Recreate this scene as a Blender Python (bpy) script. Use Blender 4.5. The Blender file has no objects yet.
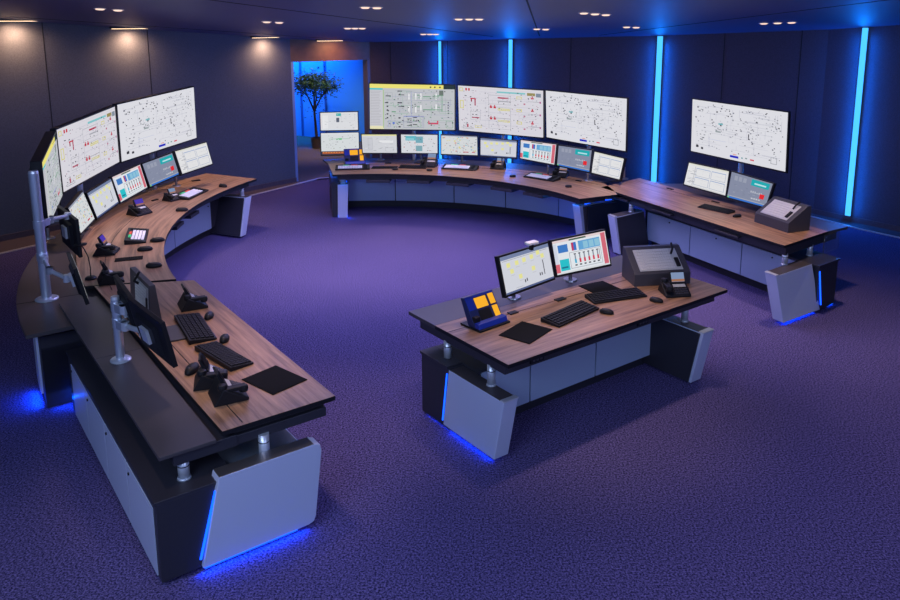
import bpy, bmesh, math, random
from mathutils import Vector, Matrix
R = random.Random(7)
SCN = bpy.context.scene
COL = SCN.collection
rad = math.radians

# ---------------------------------------------------------------- materials
def mat(name, col, rough=.5, metal=0., spec=.5, emit=None, es=0., noise=None, bump=None, coat=0.):
    m = bpy.data.materials.new(name); m.use_nodes = True
    nt = m.node_tree; b = nt.nodes['Principled BSDF']
    b.inputs['Base Color'].default_value = (*col, 1)
    b.inputs['Roughness'].default_value = rough
    b.inputs['Metallic'].default_value = metal
    b.inputs['Specular IOR Level'].default_value = spec
    if coat: b.inputs['Coat Weight'].default_value = coat
    if emit:
        b.inputs['Emission Color'].default_value = (*emit, 1)
        b.inputs['Emission Strength'].default_value = es
    if noise or bump:
        tc = nt.nodes.new('ShaderNodeTexCoord')
        if noise:
            sc, lo, hi = noise
            n = nt.nodes.new('ShaderNodeTexNoise'); n.inputs['Scale'].default_value = sc
            n.inputs['Detail'].default_value = 4
            nt.links.new(tc.outputs['Object'], n.inputs['Vector'])
            r = nt.nodes.new('ShaderNodeValToRGB')
            r.color_ramp.elements[0].position = .3; r.color_ramp.elements[1].position = .7
            r.color_ramp.elements[0].color = (*[c * lo for c in col], 1)
            r.color_ramp.elements[1].color = (*[c * hi for c in col], 1)
            nt.links.new(n.outputs['Fac'], r.inputs['Fac'])
            nt.links.new(r.outputs['Color'], b.inputs['Base Color'])
        if bump:
            sc, st = bump
            n = nt.nodes.new('ShaderNodeTexNoise'); n.inputs['Scale'].default_value = sc
            nt.links.new(tc.outputs['Object'], n.inputs['Vector'])
            bp_ = nt.nodes.new('ShaderNodeBump'); bp_.inputs['Strength'].default_value = st
            bp_.inputs['Distance'].default_value = .01
            nt.links.new(n.outputs['Fac'], bp_.inputs['Height'])
            nt.links.new(bp_.outputs['Normal'], b.inputs['Normal'])
    return m

def emat(name, col, s):
    m = bpy.data.materials.new(name); m.use_nodes = True
    nt = m.node_tree; nt.nodes.clear()
    e = nt.nodes.new('ShaderNodeEmission'); e.inputs['Color'].default_value = (*col, 1); e.inputs['Strength'].default_value = s
    o = nt.nodes.new('ShaderNodeOutputMaterial'); nt.links.new(e.outputs[0], o.inputs[0])
    return m

def carpet_mat():
    m = mat('carpet', (.11, .10, .17), .95, spec=.1)
    nt = m.node_tree; b = nt.nodes['Principled BSDF']
    tc = nt.nodes.new('ShaderNodeTexCoord')
    n = nt.nodes.new('ShaderNodeTexNoise'); n.inputs['Scale'].default_value = 80; n.inputs['Detail'].default_value = 6
    n.inputs['Roughness'].default_value = .75
    n2 = nt.nodes.new('ShaderNodeTexNoise'); n2.inputs['Scale'].default_value = 1.1; n2.inputs['Detail'].default_value = 3
    nt.links.new(tc.outputs['Object'], n.inputs['Vector']); nt.links.new(tc.outputs['Object'], n2.inputs['Vector'])
    r = nt.nodes.new('ShaderNodeValToRGB')
    e = r.color_ramp.elements
    e[0].position = .42; e[0].color = (.012, .012, .055, 1)
    e[1].position = .62; e[1].color = (.23, .185, .46, 1)
    nt.links.new(n.outputs['Fac'], r.inputs['Fac'])
    mx = nt.nodes.new('ShaderNodeMix'); mx.data_type = 'RGBA'; mx.blend_type = 'MULTIPLY'; mx.inputs[0].default_value = .35
    r2 = nt.nodes.new('ShaderNodeValToRGB'); r2.color_ramp.elements[0].position = .3; r2.color_ramp.elements[1].position = .7
    r2.color_ramp.elements[0].color = (.7, .7, .8, 1)
    nt.links.new(n2.outputs['Fac'], r2.inputs['Fac'])
    nt.links.new(r.outputs['Color'], mx.inputs[6]); nt.links.new(r2.outputs['Color'], mx.inputs[7])
    nt.links.new(mx.outputs[2], b.inputs['Base Color'])
    bu = nt.nodes.new('ShaderNodeBump'); bu.inputs['Strength'].default_value = .35; bu.inputs['Distance'].default_value = .012
    nt.links.new(n.outputs['Fac'], bu.inputs['Height']); nt.links.new(bu.outputs['Normal'], b.inputs['Normal'])
    return m

def wood_mat():
    m = mat('walnut_veneer', (.2, .12, .08), .42, spec=.4)
    nt = m.node_tree; b = nt.nodes['Principled BSDF']
    uv = nt.nodes.new('ShaderNodeUVMap'); uv.uv_map = 'UVMap'
    mp = nt.nodes.new('ShaderNodeMapping'); mp.inputs['Scale'].default_value = (.9, 15, 1)
    n = nt.nodes.new('ShaderNodeTexNoise'); n.inputs['Scale'].default_value = 1.6; n.inputs['Detail'].default_value = 6
    n.inputs['Roughness'].default_value = .62; n.inputs['Distortion'].default_value = .4
    nt.links.new(uv.outputs[0], mp.inputs[0]); nt.links.new(mp.outputs[0], n.inputs['Vector'])
    r = nt.nodes.new('ShaderNodeValToRGB'); e = r.color_ramp.elements
    e[0].position = .3; e[0].color = (.13, .066, .038, 1)
    e[1].position = .72; e[1].color = (.50, .285, .165, 1)
    k = e.new(.5); k.color = (.31, .17, .098, 1)
    nt.links.new(n.outputs['Fac'], r.inputs['Fac']); nt.links.new(r.outputs['Color'], b.inputs['Base Color'])
    return m

def screen_mat():
    m = bpy.data.materials.new('screen_picture'); m.use_nodes = True
    nt = m.node_tree; nt.nodes.clear()
    a = nt.nodes.new('ShaderNodeAttribute'); a.attribute_name = 'Col'
    e = nt.nodes.new('ShaderNodeEmission'); e.inputs['Strength'].default_value = .87
    o = nt.nodes.new('ShaderNodeOutputMaterial')
    nt.links.new(a.outputs['Color'], e.inputs['Color']); nt.links.new(e.outputs[0], o.inputs[0])
    return m

CARPET = carpet_mat(); WOOD = wood_mat(); SCREEN = screen_mat()
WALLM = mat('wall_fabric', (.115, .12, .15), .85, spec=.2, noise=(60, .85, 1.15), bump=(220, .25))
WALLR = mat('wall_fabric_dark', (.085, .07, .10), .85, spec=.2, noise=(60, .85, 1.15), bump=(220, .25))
SEAM = mat('wall_seam', (.012, .012, .02), .8)
CEIL = mat('ceiling_paint', (.12, .13, .27), .5, spec=.4)
BORDER = mat('border_floor', (.10, .07, .085), .8, noise=(30, .9, 1.1))
EDGE = mat('border_edge_metal', (.75, .66, .60), .35, metal=.3)
BROWN = mat('doorway_veneer', (.16, .085, .05), .5, noise=(8, .85, 1.15))
CORRF = mat('corridor_carpet', (.17, .125, .085), .9, noise=(40, .8, 1.2))
CORRW = mat('corridor_glass_wall', (.07, .38, .90), .4, spec=.6)
LAM = mat('dark_laminate', (.060, .052, .058), .42, spec=.45)
BODY = mat('dark_cabinet', (.028, .027, .038), .45, spec=.45)
BLACK = mat('black_plastic', (.010, .010, .013), .5, spec=.25)
KEYS = mat('black_keys', (.010, .010, .013), .6, spec=.2)
GREY = mat('charcoal_casing', (.050, .048, .060), .5, noise=(120, .9, 1.1))
SILVER = mat('silver_lacquer', (.60, .66, .86), .38, metal=.2, spec=.5)
DOORM = mat('pale_grey_door', (.38, .47, .66), .45, metal=.1)
CHROME = mat('brushed_chrome', (.66, .70, .78), .34, metal=.55)
PTOP = mat('dark_satin_steel', (.34, .34, .37), .33, metal=.9)
STORE = mat('slate_storage', (.16, .18, .21), .45)
STEELB = mat('satin_steel', (.62, .68, .80), .3, metal=.7)
WHITEK = mat('white_keys', (.9, .91, .92), .5)
KPLATE = mat('pale_key_plate', (.5, .5, .5), .5)
KEYG = mat('pale_keycaps', (.6, .6, .58), .5)
GREEN = mat('green_keys', (.03, .45, .16), .5, emit=(.02, .6, .2), es=.25)
REDK = mat('red_keys', (.6, .06, .03), .5, emit=(.9, .1, .03), es=.25)
BLUEP = mat('blue_plastic', (.012, .035, .34), .35)
NAVY = mat('navy_plastic', (.01, .02, .10), .4)
ORANGE = emat('orange_backlight', (1., .46, .03), .95)
PHONES = emat('phone_screen_light', (.45, .62, 1.), .45)
PHONEO = emat('phone_screen_warm', (1., .45, .25), .35)
PHONEB = emat('phone_screen_violet', (.12, .07, .7), .6)
MATTE = mat('black_touch_surface', (.005, .005, .006), .8, spec=.1)
LED = emat('blue_led_strip', (.006, .075, 1.), 3.2)
LEDC = emat('cyan_wall_light', (.05, .36, 1.), 1.9)
LAMPM = emat('downlight_lens', (1., .70, .56), 1.3)
LAMPW = emat('warm_washer_lens', (1., .66, .40), 3.5)
GLASS = mat('clear_glass', (.7, .8, .9), .05); GLASS.node_tree.nodes['Principled BSDF'].inputs['Transmission Weight'].default_value = .95
LEAF = mat('leaf_green', (.03, .09, .035), .6, noise=(9, .6, 1.5))
BARK = mat('bark', (.10, .065, .04), .8)
POT = mat('planter_clay', (.14, .09, .06), .7)
WHITEP = mat('white_plastic', (.8, .8, .82), .4)
SOIL = mat('soil', (.02, .015, .01), .9)

# ---------------------------------------------------------------- mesh builder
class MB:
    def __init__(s): s.v = []; s.f = []; s.m = []; s.uv = []; s.c = []
    def add(s, vs, fs, mi=0, uvs=None, col=None):
        o = len(s.v); s.v += [tuple(p) for p in vs]
        s.uv += list(uvs) if uvs else [(p[0], p[1]) for p in vs]
        for k, f in enumerate(fs):
            s.f.append([o + i for i in f]); s.m.append(mi[k] if isinstance(mi, (list, tuple)) else mi)
            s.c.append(col)
    def hexa(s, P, mi=0, top=None, uvs=None):
        """P: four bottom corners then four top corners, same order"""
        fs = [(3, 2, 1, 0), (4, 5, 6, 7), (0, 1, 5, 4), (1, 2, 6, 5), (2, 3, 7, 6), (3, 0, 4, 7)]
        ms = [mi] * 6
        if top is not None: ms[1] = top
        s.add(P, fs, ms, uvs)
    def box(s, x0, x1, y0, y1, z0, z1, mi=0, top=None):
        s.hexa([(x0, y0, z0), (x1, y0, z0), (x1, y1, z0), (x0, y1, z0), (x0, y0, z1), (x1, y0, z1), (x1, y1, z1), (x0, y1, z1)], mi, top)
    def band(s, F, u0, u1, v0, v1, z0, z1, n=1, mi=0, top=None, du=0., du0=None):
        """box following frame F from u0 to u1, cut into n steps; du widens the far (v1) end"""
        N = n + 1; P = []; U = []
        for i in range(N):
            t = i / n
            V1 = v1(t) if callable(v1) else v1
            for (v, z, k) in ((v0, z0, 0), (V1, z0, 1), (V1, z1, 1), (v0, z1, 0)):
                u = u0 + (u1 - u0) * t
                if k: u += du * (2 * t - 1) if du0 is None else du0 * (1 - t) ** 3 + du * t ** 3
                x, y = F(u, v); P.append((x, y, z)); U.append((u, v))
        fs = []; ms = []
        for i in range(n):
            a = 4 * i; b = a + 4
            for k in range(4):
                fs.append((a + k, a + (k + 1) % 4, b + (k + 1) % 4, b + k)); ms.append(top if (k == 2 and top is not None) else mi)
        fs.append((0, 3, 2, 1)); ms.append(mi); e = 4 * n; fs.append((e, e + 1, e + 2, e + 3)); ms.append(mi)
        s.add(P, fs, ms, U)
    def fhexa(s, F, pts, mi=0, top=None):
        s.hexa([(*F(u, v), z) for u, v, z in pts], mi, top, [(u, v) for u, v, z in pts])
    def prism(s, pts, z0, z1, mi=0, top=None, uvs=None):
        n = len(pts)
        P = [(x, y, z0) for x, y in pts] + [(x, y, z1) for x, y in pts]
        fs = [tuple(range(n))[::-1], tuple(range(n, 2 * n))] + [(i, (i + 1) % n, n + (i + 1) % n, n + i) for i in range(n)]
        ms = [mi, mi if top is None else top] + [mi] * n
        s.add(P, fs, ms, (list(uvs) * 2) if uvs else None)
    def cyl(s, p0, p1, r0, r1=None, n=16, mi=0):
        r1 = r0 if r1 is None else r1
        p0 = Vector(p0); p1 = Vector(p1); d = (p1 - p0).normalized()
        a = d.orthogonal().normalized(); b = d.cross(a)
        P = []
        for p, r in ((p0, r0), (p1, r1)):
            for i in range(n):
                t = 2 * math.pi * i / n; P.append(p + a * r * math.cos(t) + b * r * math.sin(t))
        fs = [tuple(range(n))[::-1], tuple(range(n, 2 * n))] + [(i, (i + 1) % n, n + (i + 1) % n, n + i) for i in range(n)]
        s.add(P, fs, mi)
    def tube(s, pts, r, n=8, mi=0):
        for a, b in zip(pts[:-1], pts[1:]): s.cyl(a, b, r, r, n, mi)
    def lathe(s, prof, c=(0, 0, 0), n=24, mi=0, sx=1, sy=1):
        P = []; k = len(prof)
        for i in range(n):
            t = 2 * math.pi * i / n
            for r, z in prof: P.append((c[0] + r * math.cos(t) * sx, c[1] + r * math.sin(t) * sy, c[2] + z))
        fs = []
        for i in range(n):
            j = (i + 1) % n
            for q in range(k - 1): fs.append((i * k + q, j * k + q, j * k + q + 1, i * k + q + 1))
        fs.append(tuple(i * k for i in range(n))[::-1]); fs.append(tuple(i * k + k - 1 for i in range(n)))
        s.add(P, fs, mi)
    def build(s, name, mats, parent=None, bevel=0., smooth=False, local=True, base=None, recalc=True):
        """vertices are in world space when parent sits unrotated; base overrides the origin"""
        o0 = Vector(base) if base else (parent.location.copy() if (parent and not local) else Vector((0, 0, 0)))
        me = bpy.data.meshes.new(name)
        me.from_pydata([tuple(Vector(p) - o0) for p in s.v], [], s.f)
        mats = mats if isinstance(mats, (list, tuple)) else [mats]
        for m in mats: me.materials.append(m)
        for p, mi in zip(me.polygons, s.m): p.material_index = mi; p.use_smooth = smooth
        ul = me.uv_layers.new(name='UVMap')
        for l in me.loops: ul.data[l.index].uv = s.uv[l.vertex_index]
        if any(c is not None for c in s.c):
            ca = me.color_attributes.new('Col', 'FLOAT_COLOR', 'CORNER')
            for p, c in zip(me.polygons, s.c):
                for li in p.loop_indices: ca.data[li].color = (*(c or (0, 0, 0)), 1)
        elif recalc:
            bm = bmesh.new(); bm.from_mesh(me); bmesh.ops.recalc_face_normals(bm, faces=bm.faces); bm.to_mesh(me); bm.free()
        o = bpy.data.objects.new(name, me); COL.objects.link(o)
        if parent is not None: o.parent = parent
        elif base: o.location = base
        if bevel:
            b = o.modifiers.new('soft edges', 'BEVEL'); b.width = bevel; b.segments = 2; b.limit_method = 'ANGLE'; b.angle_limit = rad(40)
        return o

def empty(name, label, cat, loc, rz=0., group=None):
    o = bpy.data.objects.new(name, None); COL.objects.link(o)
    o.empty_display_size = .1; o.location = loc; o.rotation_euler = (0, 0, rz)
    o['label'] = label; o['category'] = cat
    if group: o['group'] = group
    return o
def struct(o): o['kind'] = 'structure'; return o
def copy_tree(o, parent=None):
    c = o.copy(); COL.objects.link(c); c.parent = parent
    for ch in [x for x in KIDS.get(o, o.children)]: copy_tree(ch, c)
    return c
KIDS = {}

def frame(P0, a, b=None):
    a = rad(a); b = a + math.pi / 2 if b is None else rad(b)
    ca, sa, cb, sb = math.cos(a), math.sin(a), math.cos(b), math.sin(b)
    F = lambda u, v: (P0[0] + u * ca + v * cb, P0[1] + u * sa + v * sb)
    F.rot = lambda u: a
    return F
def arc(c, r, a0):
    """u runs clockwise along the inner edge from angle a0, v outwards"""
    def F(u, v):
        t = rad(a0) - u / r
        return (c[0] + (r + v) * math.cos(t), c[1] + (r + v) * math.sin(t))
    F.rot = lambda u: rad(a0) - u / r - math.pi / 2
    F.ang = lambda deg: rad(a0 - deg) * r
    return F

FRONT = frame((.259, 4.908), 37.3)
NEAR = frame((-.854, 4.493), 126.9)
RIGHT = frame((1.822, 10.59), -63.4, 38.3)
LEFT = arc((1.6, 9.42), 5.05, 213.)
FAR = arc((-1.4, 8.34), 3.22, 102.)
T = .76

# ---------------------------------------------------------------- room
def ceil_z(x, y): return 3.99 - .0023 * x - .0886 * y
WL = [(-12.6, 2.86), (-6.576, 10.484), (-3.336, 14.585)]
WR = [(-1.98, 15.5), (-.56, 15.0), (.78, 14.45), (3.22, 13.5), (5.49, 12.08), (6.29, 11.0), (12.2, 3.0)]
def flat(name, pts, z0, z1, m, top=None):
    b = MB(); b.prism(pts, z0, z1); return struct(b.build(name, m))
flat('floor', [(-12.6, -1), (12.3, -1), (12.3, 3), (6.3, 11.05), (5.5, 12.1), (3.2, 13.5), (.8, 14.5), (-.5, 15.05), (-2., 15.5), (-3.3, 14.6), (-6.6, 10.5), (-12.6, 2.9)], -.1, 0, CARPET)
flat('floor_corridor', [(-3.33, 14.6), (-1.98, 15.52), (-1.2, 19), (-.4, 24.5), (-10, 24.5), (-8, 18)], -.1, -.002, CORRF)
def wall_seg(b, p, q, th=.12, z0=0., zt=None, up=.25, out=1):
    dx, dy = q[0] - p[0], q[1] - p[1]; l = math.hypot(dx, dy); nx, ny = -dy / l * th * out, dx / l * th * out
    zp = zt if zt else ceil_z(*p) + up; zq = zt if zt else ceil_z(*q) + up
    b.hexa([(p[0], p[1], z0), (q[0], q[1], z0), (q[0] + nx, q[1] + ny, z0), (p[0] + nx, p[1] + ny, z0),
            (p[0], p[1], zp), (q[0], q[1], zq), (q[0] + nx, q[1] + ny, zq), (p[0] + nx, p[1] + ny, zp)])
def lerp(p, q, t): return (p[0] + (q[0] - p[0]) * t, p[1] + (q[1] - p[1]) * t)
def seams(b, p, q, ts, w=.012):
    dx, dy = q[0] - p[0], q[1] - p[1]; l = math.hypot(dx, dy); ux, uy = dx / l, dy / l; nx, ny = uy * .004, -ux * .004
    for t in ts:
        c = lerp(p, q, t); z = ceil_z(*c) + .1
        P = [(c[0] - ux * w / 2, c[1] - uy * w / 2), (c[0] + ux * w / 2, c[1] + uy * w / 2)]
        b.hexa([(*P[0], 0), (*P[1], 0), (P[1][0] + nx, P[1][1] + ny, 0), (P[0][0] + nx, P[0][1] + ny, 0),
                (*P[0], z), (*P[1], z), (P[1][0] + nx, P[1][1] + ny, z), (P[0][0] + nx, P[0][1] + ny, z)])
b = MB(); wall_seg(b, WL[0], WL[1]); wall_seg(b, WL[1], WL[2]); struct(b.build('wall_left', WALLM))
b = MB(); seams(b, WL[1], WL[2], [.165, .465]); seams(b, WL[0], WL[1], [.3, .65, .97]); struct(b.build('trim_1', SEAM))
b = MB()
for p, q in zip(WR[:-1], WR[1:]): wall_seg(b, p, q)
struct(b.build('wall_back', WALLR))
b = MB(); seams(b, WR[2], WR[3], [.42]); seams(b, WR[3], WR[4], [.42, .86]); seams(b, WR[0], WR[1], [.3]); seams(b, WR[1], WR[2], [.1]); seams(b, WR[5], WR[6], [.2, .5])
struct(b.build('trim_2', SEAM))
b = MB()
x0, x1, y0, y1 = -13, 12.6, -1, 15.9
b.hexa([(x0, y0, ceil_z(x0, y0)), (x1, y0, ceil_z(x1, y0)), (x1, y1, ceil_z(x1, y1)), (x0, y1, ceil_z(x0, y1)),
        (x0, y0, ceil_z(x0, y0) + .15), (x1, y0, ceil_z(x1, y0) + .15), (x1, y1, ceil_z(x1, y1) + .15), (x0, y1, ceil_z(x0, y1) + .15)])
struct(b.build('ceiling', CEIL))
# ceiling joints
b = MB()
for p, q in (((-9, 6.5), (-2.2, 14.9)), ((-5.2, 4), (.4, 13.8)), ((.1, 4), (1.2, 13.6)), ((6.0, 4), (2.2, 13.4))):
    n = 1; dx, dy = q[0] - p[0], q[1] - p[1]; l = math.hypot(dx, dy); ox, oy = -dy / l * .01, dx / l * .01
    c4 = [(p[0] - ox, p[1] - oy), (q[0] - ox, q[1] - oy), (q[0] + ox, q[1] + oy), (p[0] + ox, p[1] + oy)]
    b.hexa([(x, y, ceil_z(x, y) - .004) for x, y in c4] + [(x, y, ceil_z(x, y) + .01) for x, y in c4])
struct(b.build('trim_3', SEAM))
# floor border along the walls
bl = [(-12.2, 2.6), (-6.239, 9.916), (-3.883, 13.378), (-2.95, 14.9), (-1.9, 15.3)]
wl_ = [(-12.6, 2.86), (-6.56, 10.47), (-4.9, 12.57), (-3.32, 14.6), (-1.98, 15.5)]
b = MB()
for i in range(4):
    b.prism([bl[i], bl[i + 1], wl_[i + 1], wl_[i]], .0, .008)
br = [(.7, 14.1), (3.05, 13.2), (5.393, 11.889), (5.783, 11.145), (6.113, 10.687), (11.7, 3.0)]
wr_ = [(.78, 14.45), (3.22, 13.5), (5.49, 12.08), (5.98, 11.46), (6.29, 11.0), (12.2, 3.0)]
for i in range(5): b.prism([br[i], br[i + 1], wr_[i + 1], wr_[i]], .0, .008)
struct(b.build('trim_4', BORDER))
b = MB()
for L_ in (bl, br):
    for p, q in zip(L_[:-1], L_[1:]):
        dx, dy = q[0] - p[0], q[1] - p[1]; l = math.hypot(dx, dy); ox, oy = -dy / l * .018, dx / l * .018
        b.prism([(p[0] - ox, p[1] - oy), (q[0] - ox, q[1] - oy), (q[0] + ox, q[1] + oy), (p[0] + ox, p[1] + oy)], 0, .014)
struct(b.build('trim_5', EDGE))
def baseb(name, pts, m):
    b = MB()
    for p, q in zip(pts[:-1], pts[1:]):
        wall_seg(b, p, q, th=.02, zt=.09, out=-1)
    return struct(b.build(name, m))
baseb('baseboard_left', WL, BORDER); baseb('baseboard_back', WR, BORDER)
# doorway: header, jambs, corridor
A, B_ = (-3.336, 14.585), (-1.98, 15.5)
b = MB(); wall_seg(b, A, B_, th=.2, z0=2.28); struct(b.build('wall_doorway', BROWN))
b = MB(); wall_seg(b, A, lerp(A, B_, .03), th=.25, zt=2.3); struct(b.build('trim_6', mat('blue_lit_jamb', (.2, .3, .55), .4)))  # blue light along this edge is put into the jamb's base colour
b = MB(); wall_seg(b, lerp(A, B_, .965), B_, th=.2, zt=2.3); struct(b.build('trim_7', mat('grey_jamb', (.16, .13, .14), .5)))
CW = [(-6.379, 21.359), (-4.472, 20.602), (-3.749, 20.155), (-1.740, 19.077)]
b = MB()
for p, q in zip(CW[:-1], CW[1:]): wall_seg(b, p, q, zt=3.1)
struct(b.build('wall_corridor', CORRW))
b = MB(); wall_seg(b, (-1.9, 15.6), (-.9, 20.3), th=.1, zt=3.1, out=-1); struct(b.build('wall_corridor_side', CORRW))
b = MB()
for p in CW[1:3]:
    b.box(p[0] - .02, p[0] + .02, p[1] - .05, p[1] + .02, 0, 3.1)
struct(b.build('trim_8', mat('corridor_glass_joint', (.02, .12, .4), .4)))
flat('ceiling_corridor', [(-3.36, 14.75), (-1.98, 15.65), (-.6, 21), (-.4, 24.5), (-10, 24.5), (-8, 18)], 3.1, 3.2, CEIL)

# wall light strips
strip_pts = [('slim vertical blue light strip left of the yellow-bannered large screen\'s end', (-.56, 15.0), WR[0], .024),
             ('vertical blue light strip rising above the large screen with red symbols', (.76, 14.45), WR[1], .036),
             ('wide vertical blue light strip between the curved desk screens and the right desk screen', (3.26, 13.48), WR[2], .052),
             ('rightmost vertical blue light strip, reaching down to the floor border', (5.84, 11.62), WR[4], .042)]
strip_pts[0] = ('slim vertical blue light strip above the far large screen with a yellow banner',) + strip_pts[0][1:]
for lab, p, prev, w in strip_pts:
    d = Vector((prev[0] - p[0], prev[1] - p[1])).normalized(); n = Vector((-d.y, d.x))
    if n.y > 0: n = -n
    r = empty('wall_light', lab, 'light strip', (p[0], p[1], 0), 0, 'vertical blue light strips on the back wall')
    zt = ceil_z(*p) - .01; q = Vector(p)
    b = MB(); a0 = q - d * w; a1 = q + d * w; i0 = a0 + n * .03; i1 = a1 + n * .03
    b.prism([tuple(q - d * w * .6), tuple(q + d * w * .6), tuple(q + d * w * .6 + n * .03), tuple(q - d * w * .6 + n * .03)], .09, zt); b.build('backplate', BODY, r, local=False)
    b = MB(); a0 = q - d * (w * .85) + n * .028; a1 = q + d * (w * .85) + n * .028
    b.prism([tuple(a0), tuple(a1), tuple(a1 + n * .035), tuple(a0 + n * .035)], .1, zt); b.build('diffuser', LEDC, r, local=False)

# ---------------------------------------------------------------- ceiling lights
def downlight(x, y, lab, r=.052, m=LAMPM, grp='recessed ceiling downlights'):
    z = ceil_z(x, y)
    e = empty('ceiling_downlight', lab, 'ceiling light', (x, y, z), 0, grp)
    t = math.atan(.0886)
    b = MB(); b.lathe([(r, .02), (r + .018, .004), (r + .018, -.005), (r, -.006)], n=20); o = b.build('trim_ring', WHITEP, e); o.rotation_euler.x = -t
    b = MB(); b.lathe([(r * .96, .01), (r * .96, -.012), (r * .7, -.017), (.001, -.018)], n=20); o = b.build('lens', m, e); o.rotation_euler.x = -t
    return e
CL = {
 'in the pair over the left wall near the top left corner': [(-4.31, 9.24), (-4.16, 9.37)],
 'in the pair above the left large screens\' right end': [(-2.81, 10.93), (-2.66, 11.02)],
 'in the pair at the top edge above the doorway': [(-1.19, 9.01), (-1.06, 9.04)],
 'in the row of three just right of the doorway header': [(-1.86, 12.0), (-1.75, 12.0), (-1.64, 12.0)],
 'in the distant row of three above the yellow-bannered screen': [(-.78, 13.2), (-.67, 13.2), (-.57, 13.2)],
 'in the row of three left of the ceiling\'s middle': [(-.15, 10.44), (-.01, 10.44), (.12, 10.44)],
 'in the brightest row of three, top centre right': [(1.38, 9.6), (1.53, 9.7), (1.68, 9.8)],
 'in the distant pair left of the wide light strip': [(1.02, 12.05), (1.16, 12.1)],
 'in the pair just above the wide light strip\'s left side': [(2.31, 11.65), (2.46, 11.7)],
 'in the row of three above the right desk\'s screen': [(4.08, 10.98), (4.24, 10.9), (4.40, 10.82)],
}
nm = {2: ['left', 'right'], 3: ['left', 'middle', 'right']}
for k, pts in CL.items():
    for w_, p in zip(nm[len(pts)], pts):
        downlight(p[0], p[1], 'recessed ceiling downlight, %s %s' % (w_, k))
def washer(p, d, l, lab):
    z = ceil_z(*p); e = empty('wall_washer', lab, 'wall washer', (p[0], p[1], z), math.atan2(d[1], d[0]), 'warm wall washers')
    b = MB(); b.box(-l - .02, l + .02, -.045, .045, -.012, .02); b.build('housing', BODY, e)
    b = MB(); b.box(-l, l, -.03, .03, -.018, -.0121); b.build('lens', LAMPW, e)
# warm wall washers next to the left wall
for (t, lab) in ((.09, 'warm wall washer glowing at the ceiling edge, far left of the left wall'), (.40, 'warm wall washer at the ceiling edge over the left large screens'), (.88, 'warm wall washer at the ceiling edge nearest the doorway on the left wall')):
    p = lerp(WL[1], WL[2], t); p = (p[0] + .10, p[1] - .08)
    washer(p, (WL[2][0] - WL[1][0], WL[2][1] - WL[1][1]), .28, lab)
p = lerp(A, B_, .45); washer((p[0] + .08, p[1] - .12), (B_[0] - A[0], B_[1] - A[1]), .25, 'warm wall washer over the brown doorway header')

# ---------------------------------------------------------------- screens
Wt = (.86, .88, .93)
class Pic:
    def __init__(s, bg): s.q = []; s.bg = bg
    def r(s, x0, y0, x1, y1, c): s.q.append((x0, y0, x1, y1, c)); return s
    def frame(s, x0, y0, x1, y1, c, t=.006):
        s.r(x0, y0, x1, y0 + t, c).r(x0, y1 - t, x1, y1, c).r(x0, y0, x0 + t * .6, y1, c).r(x1 - t * .6, y0, x1, y1, c)
    def dots(s, n, x0, y0, x1, y1, cols, w=.01, h=.016, rnd=None):
        for _ in range(n):
            x = rnd.uniform(x0, x1); y = rnd.uniform(y0, y1); k = rnd.uniform(.8, 1.75)
            s.r(x, y, x + w * k, y + h * rnd.uniform(.6, 1.5), rnd.choice(cols))
    def lines(s, n, x0, y0, x1, y1, cols, rnd, t=.005):
        for _ in range(n):
            if rnd.random() < .6:
                y = rnd.uniform(y0, y1); x = rnd.uniform(x0, x1 - .1); s.r(x, y, min(x1, x + rnd.uniform(.06, .3)), y + t, rnd.choice(cols))
            else:
                x = rnd.uniform(x0, x1); y = rnd.uniform(y0, y1 - .1); s.r(x, y, x + t * .6, min(y1, y + rnd.uniform(.06, .3)), rnd.choice(cols))
K = (.05, .05, .07); GY = (.42, .43, .48); LG = (.62, .63, .68); RD = (.62, .03, .06); YL = (.74, .68, .16); GN = (.08, .34, .16); BL = (.05, .15, .75); TL = (.02, .48, .52)
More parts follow.
